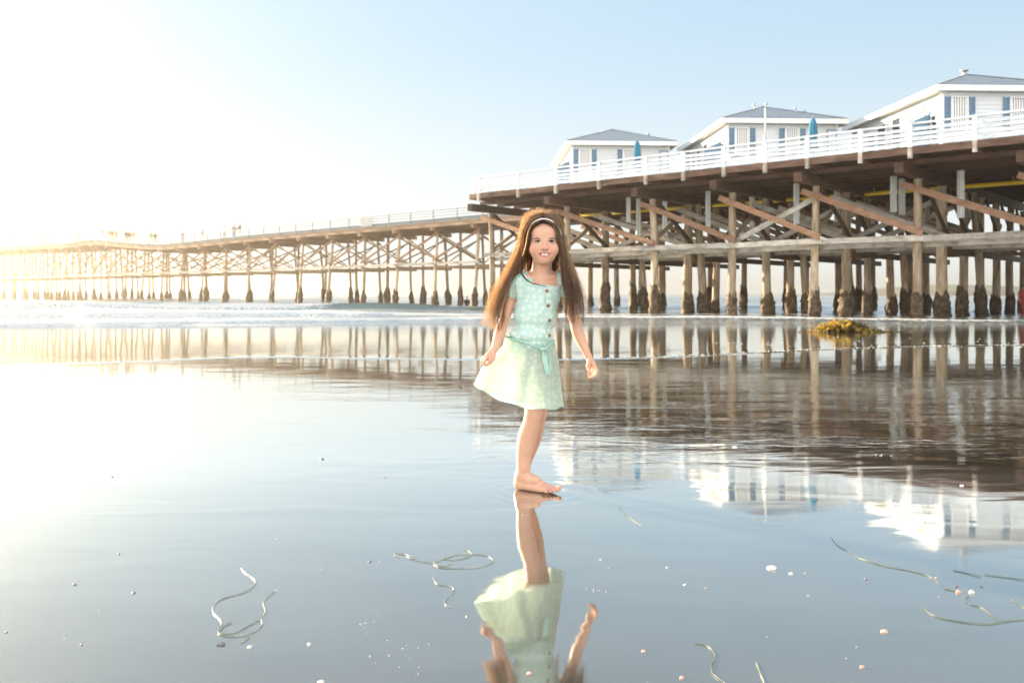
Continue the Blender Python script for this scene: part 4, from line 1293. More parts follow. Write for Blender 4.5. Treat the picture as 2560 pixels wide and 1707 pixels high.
    def seg(pts, w):
        dmin = np.full(len(px), 1e3)
        for (xa, ya), (xb, yb) in zip(pts, pts[1:]):
            ab = np.array([xb - xa, yb - ya]); t = np.clip(((px - xa) * ab[0] + (py - ya) * ab[1]) / (ab @ ab), 0, 1)
            dmin = np.minimum(dmin, np.hypot(px - xa - t * ab[0], py - ya - t * ab[1]))
        return np.clip((w - dmin) / (w * .35), 0, 1) * (V_[:, 1] < 3.99)
    blend(seg([(x, y - .7) for x, y in mouth_up], 1.5) * .85, (.40, .12, .10))
    blend(seg([(x, y + .6) for x, y in mouth_lo], 1.9) * .9, (.50, .17, .14))
    inside = (((px - 1362) / 13.5) ** 2 + ((py - 636.4) / 4.0) ** 2 < 1) & (V_[:, 1] > 3.958) & (V_[:, 1] < 4.0)
    blend(inside * .9, (.12, .03, .025))
    blend(.25 * np.exp(-((px - 1330) / 16) ** 2 - ((py - 1046) / 14) ** 2), (.55, .27, .19))
    blend(.35 * np.exp(-((px - 1380) / 22) ** 2 - ((py - 1225) / 12) ** 2), (.60, .27, .20))
    at_ = body.data.attributes.new('tone', 'FLOAT_COLOR', 'POINT')
    at_.data.foreach_set('color', np.concatenate([tone, np.ones((len(tone), 1))], 1).reshape(-1).astype(np.float32))
    bvh = BVHTree.FromPolygons([tuple(v) for v in V_[:]], [tuple(q) for q in Fq.tolist()])
    def P_(mb): mb.v = [tuple(Vector(v) - base) for v in mb.v]; return mb
    # eyes
    for ex in (1344.8, 1378.2):
        c = A(ex, 604.2, 3.9695)
        e = P_(MB().ball(c, .0115, 20, 14)).build('eye', M['eye_white'], root, True)
        ic = A(ex + .2, 604.1, 3.9695 - .0094)
        P_(MB().ball(ic, (.0063, .0030, .0060), 16, 10)).build('iris', M['iris'], e, True)
        s = 1 if ex > 1360 else -1
        up = [A(ex + 8.0 * math.cos(math.pi * t), 604.2 - 3.7 * math.sin(math.pi * t), 3.9545 + .005 * math.cos(math.pi * t) ** 2) for t in np.linspace(0, 1, 11)]
        P_(MB().tube(up, [.0009] + [.0021] * 9 + [.0012], 6)).build('eyelash', M['lash'], root, True)
    for pts in (((1332.5, 598.6), (1337, 596.4), (1342, 595.6), (1347, 596.4), (1351.5, 598.2)), ((1371.5, 597.8), (1376, 596.0), (1381, 595.4), (1386, 597.0), (1390, 599.8))):
        q = []
        for x, y in pts:
            o3 = Vector((0, 0, EYE)); dr = (A(x, y, 3.9) - o3).normalized()
            h = bvh.ray_cast(o3, dr)[0]
            q.append(h if h else A(x, y, 3.96))
        P_(MB().tube(q, [.0007, .0023, .0027, .0022, .0007], 6)).build('eyebrow', M['brow'], root, True)
    # upper teeth with a gap, lower teeth
    mb = MB()
    for x, w, h in ((1349.4, 3.4, 3.4), (1352.7, 3.7, 4.6), (1356.2, 3.9, 5.4), (1359.8, 3.8, 4.4), (1364.6, 5.2, 5.8), (1369.2, 4.4, 5.4), (1372.9, 3.6, 4.6), (1375.6, 2.6, 3.4)):
        Y = 3.9590 + .012 * ((x - 1362) / 14) ** 2
        c = A(x, 633.2 + h / 2, Y)
        mb.box(c, (w * .00173, .003, h * .00176))
    mb.tube([A(x, 640.2 - 1.6 * ((x - 1362) / 9) ** 2, 3.9610 + .010 * ((x - 1362) / 14) ** 2) for x in (1353, 1356, 1359, 1362, 1365, 1368, 1371)], .0022, 6)
    P_(mb).build('teeth', M['teeth'], root, True)

    # ---- bodice: a slightly larger torso with a square neckline cut out
    xs2 = axis(-.06, .26, .0026); ys2 = axis(3.96, 4.24, .0028); zs2 = axis(.58, 1.04, .0028)
    g_ = Field(xs2, ys2, zs2)
    e = .006
    g_.cone(A(1350, 698, 4.09), A(1299, 702, 4.095), .036 + e, .034 + e, .02)
    g_.cone(A(1350, 698, 4.09), A(1400, 700, 4.095), .036 + e, .034 + e, .02)
    g_.ell(A(1346, 735, 4.092), (.098 + e, .060 + e, .085 + e), .03)
    g_.ell(A(1338, 790, 4.09), (.092 + e, .064 + e, .085), .03)
    g_.ell(A(1328, 838, 4.09), (.094 + e, .072 + e, .045), .025)
    g_.ell(A(1328, 862, 4.09), (.092, .070, .036), .02)
    # neck opening
    g_.d = g_.d
    X3, Y3, Z3 = g_.xs[:, None, None], g_.ys[None, :, None], g_.zs[None, None, :]
    PX = 1280 + F * X3 / 4.04; PY = 735 - F * (Z3 - EYE) / 4.04
    # inner strap edges lean outward with height on the left
    lft = 1336 - (709 - PY) * .52; rgt = 1396 - (716 - PY) * .10; bot = 709 + (PX - 1338) * .11
    open_ = np.minimum(np.minimum((PX - lft), (rgt - PX)), (bot - PY)) * .00176 + 0 * Y3
    g_.d = np.maximum(g_.d, open_)
    V2, F2 = g_.mesh()
    for i in range(len(V2)):
        x, y, z = V2[i]
        if y > 4.10: continue
        w = min(1, max(0, (.82 - z) / .2)) * .7 + .3
        nn = mn.noise(Vector((x * 26 + z * 6, 1.5, z * 9))) + .5 * mn.noise(Vector((x * 55 - z * 20, 4, z * 22)))
        V2[i, 1] -= .0075 * nn * w
    bod, V2 = fast_mesh('dress', V2, F2, M['dress_solid'], root, local=base, relax=2)
    bv2 = BVHTree.FromPolygons([tuple(v) for v in V2], [tuple(q) for q in F2.tolist()])
    def on(x, y, off=.002, default=4.02):
        o3 = Vector((0, 0, EYE)); dr = (A(x, y, 4.0) - o3).normalized()
        h = bv2.ray_cast(o3, dr)[0]
        return (h - dr * off) if h else A(x, y, default)
    # buttons and placket
    pl = [on(x, y, .0008) for x, y in ((1360, 716), (1362, 740), (1365, 770), (1367.5, 800), (1367, 830), (1361, 862))]
    P_(MB().tube(pl, .0012, 5)).build('placket_seam', M['belt'], bod, True)
    for x, y in ((1367, 727), (1370.5, 764), (1374, 801), (1373, 838.5)):
        c = on(x, y, .003); mb = MB()
        mb.tube([c + Vector((0, .004, 0)), c, c + Vector((0, -.0015, 0)), c + Vector((0, -.0005, 0))], [.0078, .0080, .0072, .0045], 14)
        P_(mb).build('button', M['button'], bod, True)
    # dark keyhole line beside the first button
    P_(MB().tube([on(x, y, .0006) for x, y in ((1375, 726), (1381, 742), (1387, 758), (1391, 768))], [.0022, .0018, .0012, .0004], 5)).build('fold_line', M['belt'], bod, True)
    # flutter sleeves
    for pts, side in ((((1297, 686), (1286, 705), (1281, 722), (1281, 741)), -1), (((1401, 686), (1411, 705), (1413, 722), (1412, 741)), 1)):
        P = []
        for i, (x, y) in enumerate(pts):
            c = A(x, y, 4.095 + .006 * i)
            rx = [.024, .036, .041, .041][i]; ry = [.038, .043, .048, .052][i]
            row = []
            for k in range(40):
                a = 2 * math.pi * k / 40
                w = 1 + (.14 * math.sin(7 * a + i * .2) + .05 * math.sin(3 * a)) * i / 3
                row.append(c + Vector((rx * w * math.cos(a), ry * w * math.sin(a), .010 * math.sin(a * 2 + 1) * i / 3 + .012 * side * -1 * math.cos(a) * (i == 0))))
            P.append(row)
        # refine lengthwise
        Q = []
        for i in range(len(P) - 1):
            for t in (0, .33, .66): Q.append([p.lerp(q, t) for p, q in zip(P[i], P[i + 1])])
        Q.append(P[-1])
        P_(MB().grid(Q, True)).build('sleeve', M['dress'], bod, True)

    # ---- skirt
    Lx = [(0, 1268, 838), (.15, 1255, 866), (.32, 1236, 888), (.46, 1213, 905), (.56, 1205, 918), (.75, 1195, 938), (1, 1184, 962)]
    Rx = [(0, 1385, 846), (.15, 1391, 878), (.3, 1397, 903), (.5, 1400, 934), (.75, 1405, 978), (1, 1410, 1017)]
    def tab3(T, v):
        return lerp_tab([(a, b) for a, b, c in T], v), lerp_tab([(a, c) for a, b, c in T], v)
    nv, nu = 46, 150
    P = []
    for i in range(nv):
        v = i / (nv - 1)
        xl, yl = tab3(Lx, v); xr, yr = tab3(Rx, v)
        row = []
        for k in range(nu):
            th = 2 * math.pi * k / nu       # 0 = right edge, pi = left edge, 3pi/2 front
            c, s = math.cos(th), math.sin(th)
            fr = (c + 1) / 2
            x = xl + (xr - xl) * fr
            y = yl + (yr - yl) * fr + (1 - abs(c) ** 2.2) * (26 * v ** 1.4 if s < 0 else 8 * v) + (1 - c * c) * (16 * (1 - v) if s < 0 else 6 * (1 - v))
            ry = .074 + .056 * v
            ry *= (1 - .45 * max(0, -c) ** 3 * min(1, v * 2))
            fold = (math.sin(9 * th + 1.2) * .5 + math.sin(14 * th + 2.0 + v) * .35 + math.sin(5 * th) * .5) * .0145 * min(1, v * 1.6 + .18)
            # folds gather towards the hand
            Y = 4.095 + s * ry + fold * (abs(s) ** .5) * (-1 if s < 0 else 1)
            if c < -.2: Y += (-c - .2) * (-.055) * min(1, v * 1.8)
            y += 1.8 * math.sin(9 * th + 1.2) * v
            row.append(A(x, y, Y))
        P.append(row)
    sk = P_(MB().grid(P, True)).build('skirt', M['dress'], bod, True)
    hem = P[-1] + [P[-1][0]]
    P_(MB().tube([h + Vector((0, 0, .001)) for h in hem], .0013, 5, False)).build('hem', M['belt'], sk, True)
    # belt, knot and tails lying on the waist
    front_waist = lambda x, y: A(x, y, 4.095 - .085 * math.sqrt(max(0.02, 1 - ((x - 1326) / 62) ** 2)))
    bp = [front_waist(*q) for q in ((1266, 842), (1275, 845), (1290, 849), (1306, 853), (1322, 859), (1338, 866), (1350, 871), (1357, 872), (1364, 869), (1373, 863), (1381, 857), (1386, 854))]
    bk = [A(1383, 852, 4.13), A(1360, 848, 4.17), A(1330, 846, 4.18), A(1295, 845, 4.17), A(1270, 842, 4.13)]
    P_(MB().tube([p + Vector((0, -.004, 0)) for p in bp] + bk, [.0042] * 12 + [.004] * 5, 8)).build('belt', M['belt'], bod, True)
    kn = front_waist(1356, 873) + Vector((0, -.010, 0))
    P_(MB().ball(kn, (.012, .010, .010), 12, 8).ball(kn + Vector((.014, -.001, .003)), (.010, .006, .006), 10, 6)).build('belt_knot', M['belt'], bod, True)
    def ribbon(pts, w, name):
        mb = MB(); rows = []
        for i, (x, y, dy) in enumerate(pts):
            c = front_waist(min(x, 1375), y) + Vector((0, dy, 0))
            ww = w * (1 if i else .4)
            rows.append([c + Vector((-ww, 0, 0)), c + Vector((-ww * .3, -.003, 0)), c + Vector((ww * .3, .001, 0)), c + Vector((ww, -.002, 0))])
        Q = []
        for a, b in zip(rows, rows[1:]):
            for t in (0, .25, .5, .75): Q.append([p.lerp(q, t) for p, q in zip(a, b)])
        Q.append(rows[-1])
        P_(mb.grid(Q)).build(name, M['belt'], bod, True)
    ribbon([(1357, 875, -.012), (1361, 895, -.020), (1365, 915, -.026), (1370, 934, -.030)], .0105, 'belt_tail')
    ribbon([(1357, 875, -.014), (1366, 888, -.022), (1375, 905, -.026), (1379, 918, -.030), (1372, 930, -.033)], .0050, 'belt_tail')
    mb = MB()
    for k in range(6):
        c = front_waist(1267 + k * 2.7, 840 + k * .7) + Vector((0, -.008, 0)); mb.ball(c, .0022, 6, 4)
    P_(mb).build('dark_stitching', M['band_black'], bod, True)

    # ---- hair: scalp cap, then locks of strands
    xs3 = axis(.03, .26, .002); ys3 = axis(3.90, 4.20, .0022); zs3 = axis(.98, 1.28, .0022)
    c_ = Field(xs3, ys3, zs3)
    c_.ell(A(1358, 587, 4.068), (.0755, .092, .090), .02)
    X3, Y3, Z3 = c_.xs[:, None, None], c_.ys[None, :, None], c_.zs[None, None, :]
    PX = 1280 + F * X3 / 4.0; PY = 735 - F * (Z3 - EYE) / 4.0
    hole = (1 - np.sqrt(((PX - 1359) / 39) ** 2 + ((PY - 615) / 54) ** 2)) * .07 + 0 * Y3
    hole = np.minimum(hole, (4.09 - Y3) * 1.0)
    low = (PY - 640) * .00176 + 0 * Y3
    c_.d = np.maximum(np.maximum(c_.d, hole), low)
    V3, F3 = c_.mesh()
    hair, V3 = fast_mesh('hair', V3, F3, M['hair'], None, local=base, relax=2)
    capn = len(V3)
    bv3 = BVHTree.FromPolygons([tuple(v) for v in V3], [tuple(q) for q in F3.tolist()])
    rng = np.random.RandomState(5)
    def spline(pts, n):
        pts = np.array(pts); m = len(pts)
        t = np.linspace(0, m - 1, n); out = []
        for u in t:
            i = min(int(u), m - 2); w = u - i
            p0 = pts[max(i - 1, 0)]; p1 = pts[i]; p2 = pts[i + 1]; p3 = pts[min(i + 2, m - 1)]
            out.append(.5 * (2 * p1 + (p2 - p0) * w + (2 * p0 - 5 * p1 + 4 * p2 - p3) * w * w + (3 * p1 - 3 * p2 + p3 - p0) * w ** 3))
        return np.array(out)
    G = {}
    # guides: (x px, y px, depth)
    G['L'] = [ # from innermost (framing the face) to outermost (back)
        [(1347, 556, 3.975), (1332, 564, 3.975), (1322, 584, 3.985), (1316, 620, 4.00), (1309, 655, 4.05), (1290, 700, 4.125), (1270, 752, 4.12), (1264, 812, 4.05)],
        [(1350, 545, 3.985), (1327, 553, 3.985), (1312, 585, 4.00), (1308, 630, 4.03), (1297, 670, 4.06), (1275, 717, 4.11), (1257, 770, 4.08), (1249, 835, 4.04)],
        [(1352, 534, 4.03), (1326, 540, 4.03), (1315, 566, 4.04), (1308, 622, 4.05), (1287, 675, 4.06), (1265, 720, 4.06), (1246, 770, 4.06), (1239, 840, 4.04)],
        [(1356, 529, 4.09), (1330, 533, 4.10), (1317, 553, 4.10), (1305, 620, 4.10), (1276, 685, 4.10), (1251, 735, 4.09), (1234, 785, 4.08), (1228, 828, 4.07)]]
    G['R'] = [
        [(1368, 556, 3.975), (1384, 563, 3.975), (1395, 584, 3.985), (1401, 620, 4.00), (1405, 655, 4.01), (1410, 705, 4.02), (1415, 765, 4.02), (1417, 820, 4.02)],
        [(1364, 545, 3.985), (1388, 552, 3.985), (1402, 583, 4.00), (1407, 625, 4.01), (1414, 665, 4.015), (1424, 710, 4.02), (1432, 765, 4.02), (1433, 828, 4.02)],
        [(1362, 534, 4.03), (1389, 541, 4.03), (1401, 569, 4.04), (1408, 622, 4.04), (1422, 668, 4.04), (1437, 712, 4.04), (1448, 765, 4.03), (1450, 818, 4.03)],
        [(1358, 529, 4.09), (1387, 535, 4.10), (1399, 560, 4.10), (1409, 622, 4.09), (1427, 672, 4.08), (1444, 715, 4.06), (1458, 760, 4.05), (1464, 800, 4.05)]]
    G['B'] = [
        [(1340, 540, 4.13), (1322, 570, 4.15), (1314, 620, 4.15), (1318, 655, 4.14), (1316, 700, 4.155), (1310, 760, 4.165), (1306, 820, 4.17)],
        [(1376, 540, 4.13), (1394, 570, 4.15), (1400, 620, 4.15), (1394, 655, 4.14), (1396, 700, 4.155), (1398, 760, 4.165), (1398, 815, 4.17)]]
    vs = []; fs = []; sh = []
    nvt = capn
    def strand(path, r, shade):
        nonlocal nvt
        m = len(path)
        d = np.gradient(path, axis=0); d /= np.linalg.norm(d, axis=1)[:, None] + 1e-9
        s = np.cross(d, [0, 1.0, 0]); s /= np.linalg.norm(s, axis=1)[:, None] + 1e-9
        t = np.cross(d, s)
        rr = r * np.clip(np.concatenate([np.linspace(.7, 1, m // 3), np.linspace(1, .25, m - m // 3)]), .2, 1)
        for k in range(3):
            a = 2 * math.pi * k / 3
            vs.append(path + (s * math.cos(a) + t * math.sin(a)) * rr[:, None])
        i = np.arange(m - 1)
        for k in range(3):
            k2 = (k + 1) % 3
            fs.append(np.stack([nvt + k * m + i, nvt + k2 * m + i, nvt + k2 * m + i + 1, nvt + k * m + i + 1], 1))
        sh.append(np.full(3 * m, shade)); nvt += 3 * m
    GA = {k: [spline([tuple(A(*p)) for p in g], 22) for g in v] for k, v in G.items()}
    def interp(gl, a):
        a = a * (len(gl) - 1); i = min(int(a), len(gl) - 2); w = a - i
        return gl[i] * (1 - w) + gl[i + 1] * w
    tt = np.linspace(0, 1, 22)[:, None]
    def wave(amp, seed):
        r2 = np.random.RandomState(seed)
        ph = r2.uniform(0, 6.28, 6)
        x = np.sin(tt * 7 + ph[0]) * .6 + np.sin(tt * 15 + ph[1]) * .35 + np.sin(tt * 28 + ph[4]) * .12
        y = np.sin(tt * 6 + ph[2]) * .6 + np.sin(tt * 13 + ph[3]) * .35
        z = np.sin(tt * 9 + ph[5]) * .25
        return np.concatenate([x, y, z], 1) * amp * tt ** 1.3
    cl = []
    for side, nclump, per in (('L', 66, 13), ('R', 74, 15), ('B', 70, 12)):
        for c in range(nclump):
            a = rng.uniform(0, 1); cw = wave(.021, rng.randint(1 << 30))
            ln = rng.uniform(.74, 1.06)
            base_path = interp(GA[side], a) + cw
            dz = rng.normal(0, .010)
            tone_c = rng.uniform(.0, .75) + (.50 * a ** 2 if side == 'L' else .22 * a ** 2)  # outer strands paler, most on the left: sun glow painted into their tone
            for q in range(per):
                spread = rng.normal(0, 1, 3) * np.array([.0034, .0065, .001])
                p = base_path + spread * (1.25 - .75 * tt ** .8) + wave(.004, rng.randint(1 << 30)) + np.array([0, dz, 0]) * tt
                if q < 3: p = p + wave(.016, rng.randint(1 << 30))
                L_ = int(22 * min(1, ln * rng.uniform(.88, 1.0)))
                # keep strands outside the scalp
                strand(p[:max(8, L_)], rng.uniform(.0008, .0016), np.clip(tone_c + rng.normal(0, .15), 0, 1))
    # fly-aways, mostly on the left side; pale tones paint in the backlit glow
    for c in range(1500):
        side = 'L' if rng.rand() < .78 else 'R'
        a = rng.uniform(.35, 1.35 if side == 'L' else 1.05)
        g = interp(GA[side], min(a, 1)) if a <= 1 else GA[side][-1] + (GA[side][-1] - GA[side][-2]) * (a - 1) * 2
        out = np.array([(-1 if side == 'L' else 1), 0, .1])
        p = g + wave(rng.uniform(.015, .035), rng.randint(1 << 30)) + out * abs(rng.normal(0, .012 if side == 'R' else .020)) * (tt ** .7)
        strand(p[rng.randint(0, 6):rng.randint(15, 22)], .00052, rng.uniform(.6, 1))
    # frizz standing on the crown
    for c in range(260):
        th = rng.uniform(-1.25, 1.1); yy = rng.uniform(4.0, 4.12)
        o = np.array(A(1358 + 47 * math.sin(th), 587 - 55 * math.cos(th), yy))
        dr = np.array([math.sin(th), rng.normal(0, .3), math.cos(th)]); tg = np.array([math.cos(th) * rng.choice([-1, 1]), 0, -math.sin(th)])
        ln = rng.uniform(.008, .026); k = np.linspace(0, 1, 9)[:, None]
        p = o + dr * ln * np.sin(k * 2.2) + tg * ln * 1.2 * k + .0015 * np.sin(k * 9 + rng.rand() * 6)
        strand(p, .00038, rng.uniform(.4, 1))
    # front hair combed back from the hairline to the band
    for c in range(900):
        th = rng.uniform(-1.35, 1.35)
        x0, y0 = 1359 + 38.5 * math.sin(th) * 1.0, 615 - 54 * math.cos(th)
        x1, y1 = 1359 + 46 * math.sin(th * 1.04), 597 - 51 * math.cos(th * 1.04)
        k = np.linspace(0, 1, 9)
        pts = []
        for w in k:
            x = x0 + (x1 - x0) * w + (6 * math.sin(th) if abs(th) < 1.2 else 0) * math.sin(math.pi * w); y = y0 + (y1 - y0) * w
            o3 = Vector((0, 0, EYE)); dd = (A(x, y, 4.0) - o3).normalized()
            h = bv3.ray_cast(o3, dd)[0]
            if h is None: break
            pts.append(np.array(h - dd * .002 * (.4 + w)))
        if len(pts) > 4: strand(np.array(pts) + rng.normal(0, .0012, 3), .0008, rng.uniform(.1, .6))
    # the lock curving over the neckline
    lock = [tuple(A(*p)) for p in ((1306, 640, 3.99), (1300, 668, 4.00), (1304, 684, 4.00), (1314, 698, 4.005), (1330, 708, 4.005), (1350, 713, 4.008), (1368, 717, 4.012))]
    lk = spline(lock, 22)
    for c in range(20):
        strand(lk + rng.normal(0, 1, 3) * np.array([.0022, .002, .0022]) * (1.1 - .8 * tt), .0008, rng.uniform(.0, .35))
    AV = np.concatenate([V3] + vs); AF = np.concatenate([F3] + fs)
    bpy.data.objects.remove(hair)
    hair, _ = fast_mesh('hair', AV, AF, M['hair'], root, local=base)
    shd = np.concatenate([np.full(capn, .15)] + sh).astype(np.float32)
    if len(hair.data.vertices) == len(shd):
        a2 = hair.data.attributes.new('shade', 'FLOAT', 'POINT'); a2.data.foreach_set('value', shd)
    # headband: white braid between two dark cords
    def band(scale, yc, r, name, mat, braid=False):
        pts = []
        for th in np.linspace(-1.42, 1.42, 46):
            x = 1359 + 46.5 * scale * math.sin(th); y = yc - 52 * scale * math.cos(th)
            pts.append(A(x, y, 3.958 + .020 * abs(math.sin(th)) ** 2 + .012 * abs(math.sin(th)) ** 8 + (0 if braid else .004)))
        mb = MB()
        if braid:
            mb.tube(pts, [.0022 + .0008 * math.sin(i * 2.1) for i in range(len(pts))], 8)
            for i in range(0, len(pts) - 1): mb.ball(pts[i].lerp(pts[i + 1], .5), (.0034, .0028, .0030), 8, 5)
        else: mb.tube(pts, r, 8)
        P_(mb).build(name, mat, hb, True)
    hb = empty('headband'); hb.parent = root
    band(.965, 597.5, .002, 'white_braid', M['band_white'], True)
    band(1.015, 598.5, .0022, 'dark_cord', M['band_black'])
    return root
girl()

# ------------------------------------------------------------------ small people far away
def cloth(name, c): 
    return noise_mat(name, tuple(.8 * x for x in c), c, 8, (1, 1, 1), .85, 0, rnd=0)
CL = {'dark': cloth('dark_cloth', (.06, .06, .07)), 'orange': cloth('orange_cloth', (.75, .22, .06)), 'green': cloth('green_cloth', (.18, .42, .12)),
      'white': cloth('white_cloth', (.7, .7, .68)), 'blue': cloth('blue_cloth', (.12, .2, .38)), 'grey': cloth('grey_cloth', (.3, .3, .3)),
      'red': cloth('red_cloth', (.60, .10, .09)), 'tan': cloth('tan_cloth', (.45, .33, .2)), 'black': cloth('wetsuit', (.02, .02, .025))}
M['skin_far'] = flat('far_skin', (.45, .27, .19), .6)
M['hair_far'] = flat('far_hair', (.05, .03, .02), .7)
POSES = {}
def small_body(pose):
    if pose in POSES: return POSES[pose]
    f = Field(axis(-.55, .55, .028), axis(-.5, .5, .028), axis(-.03, 1.85, .03), far=.3)
    kw = dict(m=.15)
    st = .10 if pose != 'walk' else .22
    sp_ = .09
    f.ell((0, 0, 1.62), (.085, .10, .115), .03, **kw)
    f.cone((0, 0, 1.42), (0, 0, 1.54), .06, .055, .03, **kw)
    f.ell((0, 0, 1.25), (.19, .115, .22), .05, **kw); f.ell((0, 0, .97), (.165, .12, .16), .06, **kw)
    f.cone((-sp_, 0, .9), (-sp_ - .02, -st * .5, .48), .095, .062, .04, **kw); f.cone((-sp_ - .02, -st * .5, .48), (-sp_ - .03, -st if pose == 'walk' else 0, .07), .06, .042, .03, **kw)
    f.cone((sp_, 0, .9), (sp_ + .02, st * .4, .48), .095, .062, .04, **kw); f.cone((sp_ + .02, st * .4, .48), (sp_ + .03, st if pose == 'walk' else 0, .07), .06, .042, .03, **kw)
    f.cone((-sp_ - .03, -st if pose == 'walk' else 0, .045), (-sp_ - .04, (-st if pose == 'walk' else 0) - .14, .03), .045, .035, .02, **kw)
    f.cone((sp_ + .03, st if pose == 'walk' else 0, .045), (sp_ + .04, (st if pose == 'walk' else 0) - .14, .03), .045, .035, .02, **kw)
    for s in (-1, 1):
        if pose == 'lean':
            e = (s * .27, -.14, 1.12); h = (s * .14, -.36, 1.08)
        elif pose == 'raise' and s == 1:
            e = (.36, -.05, 1.25); h = (.30, -.1, 1.55)
        else:
            e = (s * .27, .03 * s, 1.10); h = (s * .25, -.10, .86)
        f.cone((s * .18, 0, 1.38), e, .058, .045, .04, **kw); f.cone(e, h, .043, .032, .02, **kw); f.ell(h, (.04, .045, .05), .02, **kw)
    V_, Fq = f.mesh()
    POSES[pose] = (V_, Fq)
    return POSES[pose]
BODY_MESH = {}
def small_person(loc, rz, pose, top, bottom, label, group, cat='person', short=False, scale=1.0):
    key = (pose, top, bottom, short)
    if key not in BODY_MESH:
        V_, Fq = small_body(pose)
        o, _ = fast_mesh('person', V_, Fq, None)
        me = o.data
        for mt in (M['skin_far'], CL[top], CL[bottom], M['hair_far']): me.materials.append(mt)
        cen = V_[Fq].mean(1)
        ix = np.zeros(len(Fq), np.int32)
        arm = (np.abs(cen[:, 0]) > .215) & (cen[:, 2] < 1.18)
        ix[(cen[:, 2] > .95) & (cen[:, 2] < 1.48) & ~arm] = 1
        ix[(cen[:, 2] <= .95) & (cen[:, 2] > (.5 if short else .10)) & ~arm] = 2
        ix[(cen[:, 2] > 1.64) | ((cen[:, 2] > 1.54) & (cen[:, 1] > .02))] = 3
        me.polygons.foreach_set('material_index', ix)
        BODY_MESH[key] = me
        bpy.data.objects.remove(o)
    o = bpy.data.objects.new('person', BODY_MESH[key])
    COL.objects.link(o)
    o.location = loc; o.rotation_euler = (0, 0, rz); o.scale = (scale,) * 3
    tag(o, label, cat, group)
    return o
def on_pier(px, toff):
    """distance along the long pier that appears at pixel px"""
    best = min(np.arange(0, 148, .25), key=lambda d: abs(1280 + F * fp(d, TN + toff).x / fp(d, TN + toff).y - px))
    q = fp(best, TN + toff); q.z = far_deck_z(best) + .0
    return q
folk = [(27, .8, 'stand', 'grey', 'dark', 'person in grey, leftmost figure on the long pier'),
        (38, 1.0, 'walk', 'white', 'tan', 'person in a white top, second figure from the left on the long pier'),
        (108, .7, 'lean', 'orange', 'dark', 'person in orange leaning at the rail, left of the pier hump'),
        (119, 1.2, 'stand', 'white', 'grey', 'pale clothed person beside the leaning orange figure'),
        (180, .7, 'lean', 'grey', 'dark', 'grey figure leaning on the rail just left of the pier hump'),
        (195, 1.0, 'stand', 'tan', 'dark', 'tan clothed figure just left of the pier hump'),
        (232, .9, 'stand', 'white', 'white', 'white clothed person at the top of the pier hump'),
        (257, .8, 'raise', 'grey', 'grey', 'tallest looking grey figure with one arm raised on the pier hump'),
        (274, .9, 'walk', 'orange', 'white', 'walking person in orange top and pale trousers on the pier hump'),
        (281, 1.3, 'stand', 'orange', 'tan', 'person in orange top and tan trousers beside the walking orange figure'),
        (291, .8, 'lean', 'tan', 'dark', 'person in tan top right of the two orange figures'),
        (316, .7, 'lean', 'dark', 'dark', 'dark figure leaning on the rail, left one of the dark pair'),
        (322, 1.2, 'stand', 'dark', 'tan', 'person in dark top and tan trousers, right one of the dark pair'),
        (334, .8, 'walk', 'tan', 'white', 'tan clothed person walking right of the dark pair'),
        (376, .8, 'lean', 'green', 'white', 'person in a green top leaning on the pier rail'),
        (387, 1.0, 'raise', 'dark', 'grey', 'dark figure with raised arm beside the green topped person'),
        (456, .9, 'stand', 'grey', 'grey', 'lone grey figure above the dip of the long pier'),
        (507, .9, 'walk', 'grey', 'white', 'lone walking figure where the long pier begins to rise right'),
        (563, .8, 'lean', 'white', 'grey', 'pale person leaning on the rail left of the rightmost couple'),
        (586, .9, 'stand', 'grey', 'blue', 'person in grey and blue, left one of the rightmost couple'),
        (598, .7, 'lean', 'dark', 'white', 'person in dark top, rightmost figure on the long pier')]
for px, toff, pose, a, b, lab in folk:
    q = on_pier(px, toff)
    small_person(q, random.uniform(-1, 1), pose, a, b, lab, 'people on the long pier', scale=random.uniform(.96, 1.06))
s1 = at(1167, 745, 72); small_person((s1.x, s1.y, -1.0), .5, 'stand', 'black', 'black', 'surfer in a black wetsuit standing waist deep by the long pier', 'people in the sea')
s2 = at(2132, 745, 62); small_person((s2.x, s2.y, -.75), -.6, 'raise', 'blue', 'blue', 'person in blue wading beyond the pier piles', 'people in the sea')
s3 = at(2556, 745, 50); small_person((s3.x, s3.y, -.35), .3, 'walk', 'red', 'red', 'person in red wading at the right edge of the photo', 'people in the sea')
def board():
    P = []
    for i in range(13):
        t = i / 12; w = .27 * math.sin(math.pi * min(1, max(.02, t))) ** .55
        P.append([(-w, t * 2.1 - 1.05, .0), (-w * .7, t * 2.1 - 1.05, .03), (0, t * 2.1 - 1.05, .045), (w * .7, t * 2.1 - 1.05, .03), (w, t * 2.1 - 1.05, 0), (w * .7, t * 2.1 - 1.05, -.03), (0, t * 2.1 - 1.05, -.035), (-w * .7, t * 2.1 - 1.05, -.03)])
    o = MB().grid(P, True).build('surfboard', flat('board_violet', (.25, .28, .60), .3), None, True)
    o.location = (s2.x - .35, s2.y - .3, .55); o.rotation_euler = (R(25), R(70), R(60))
    tag(o, 'violet surfboard carried by the person wading beyond the piles', 'surfboard')
board()

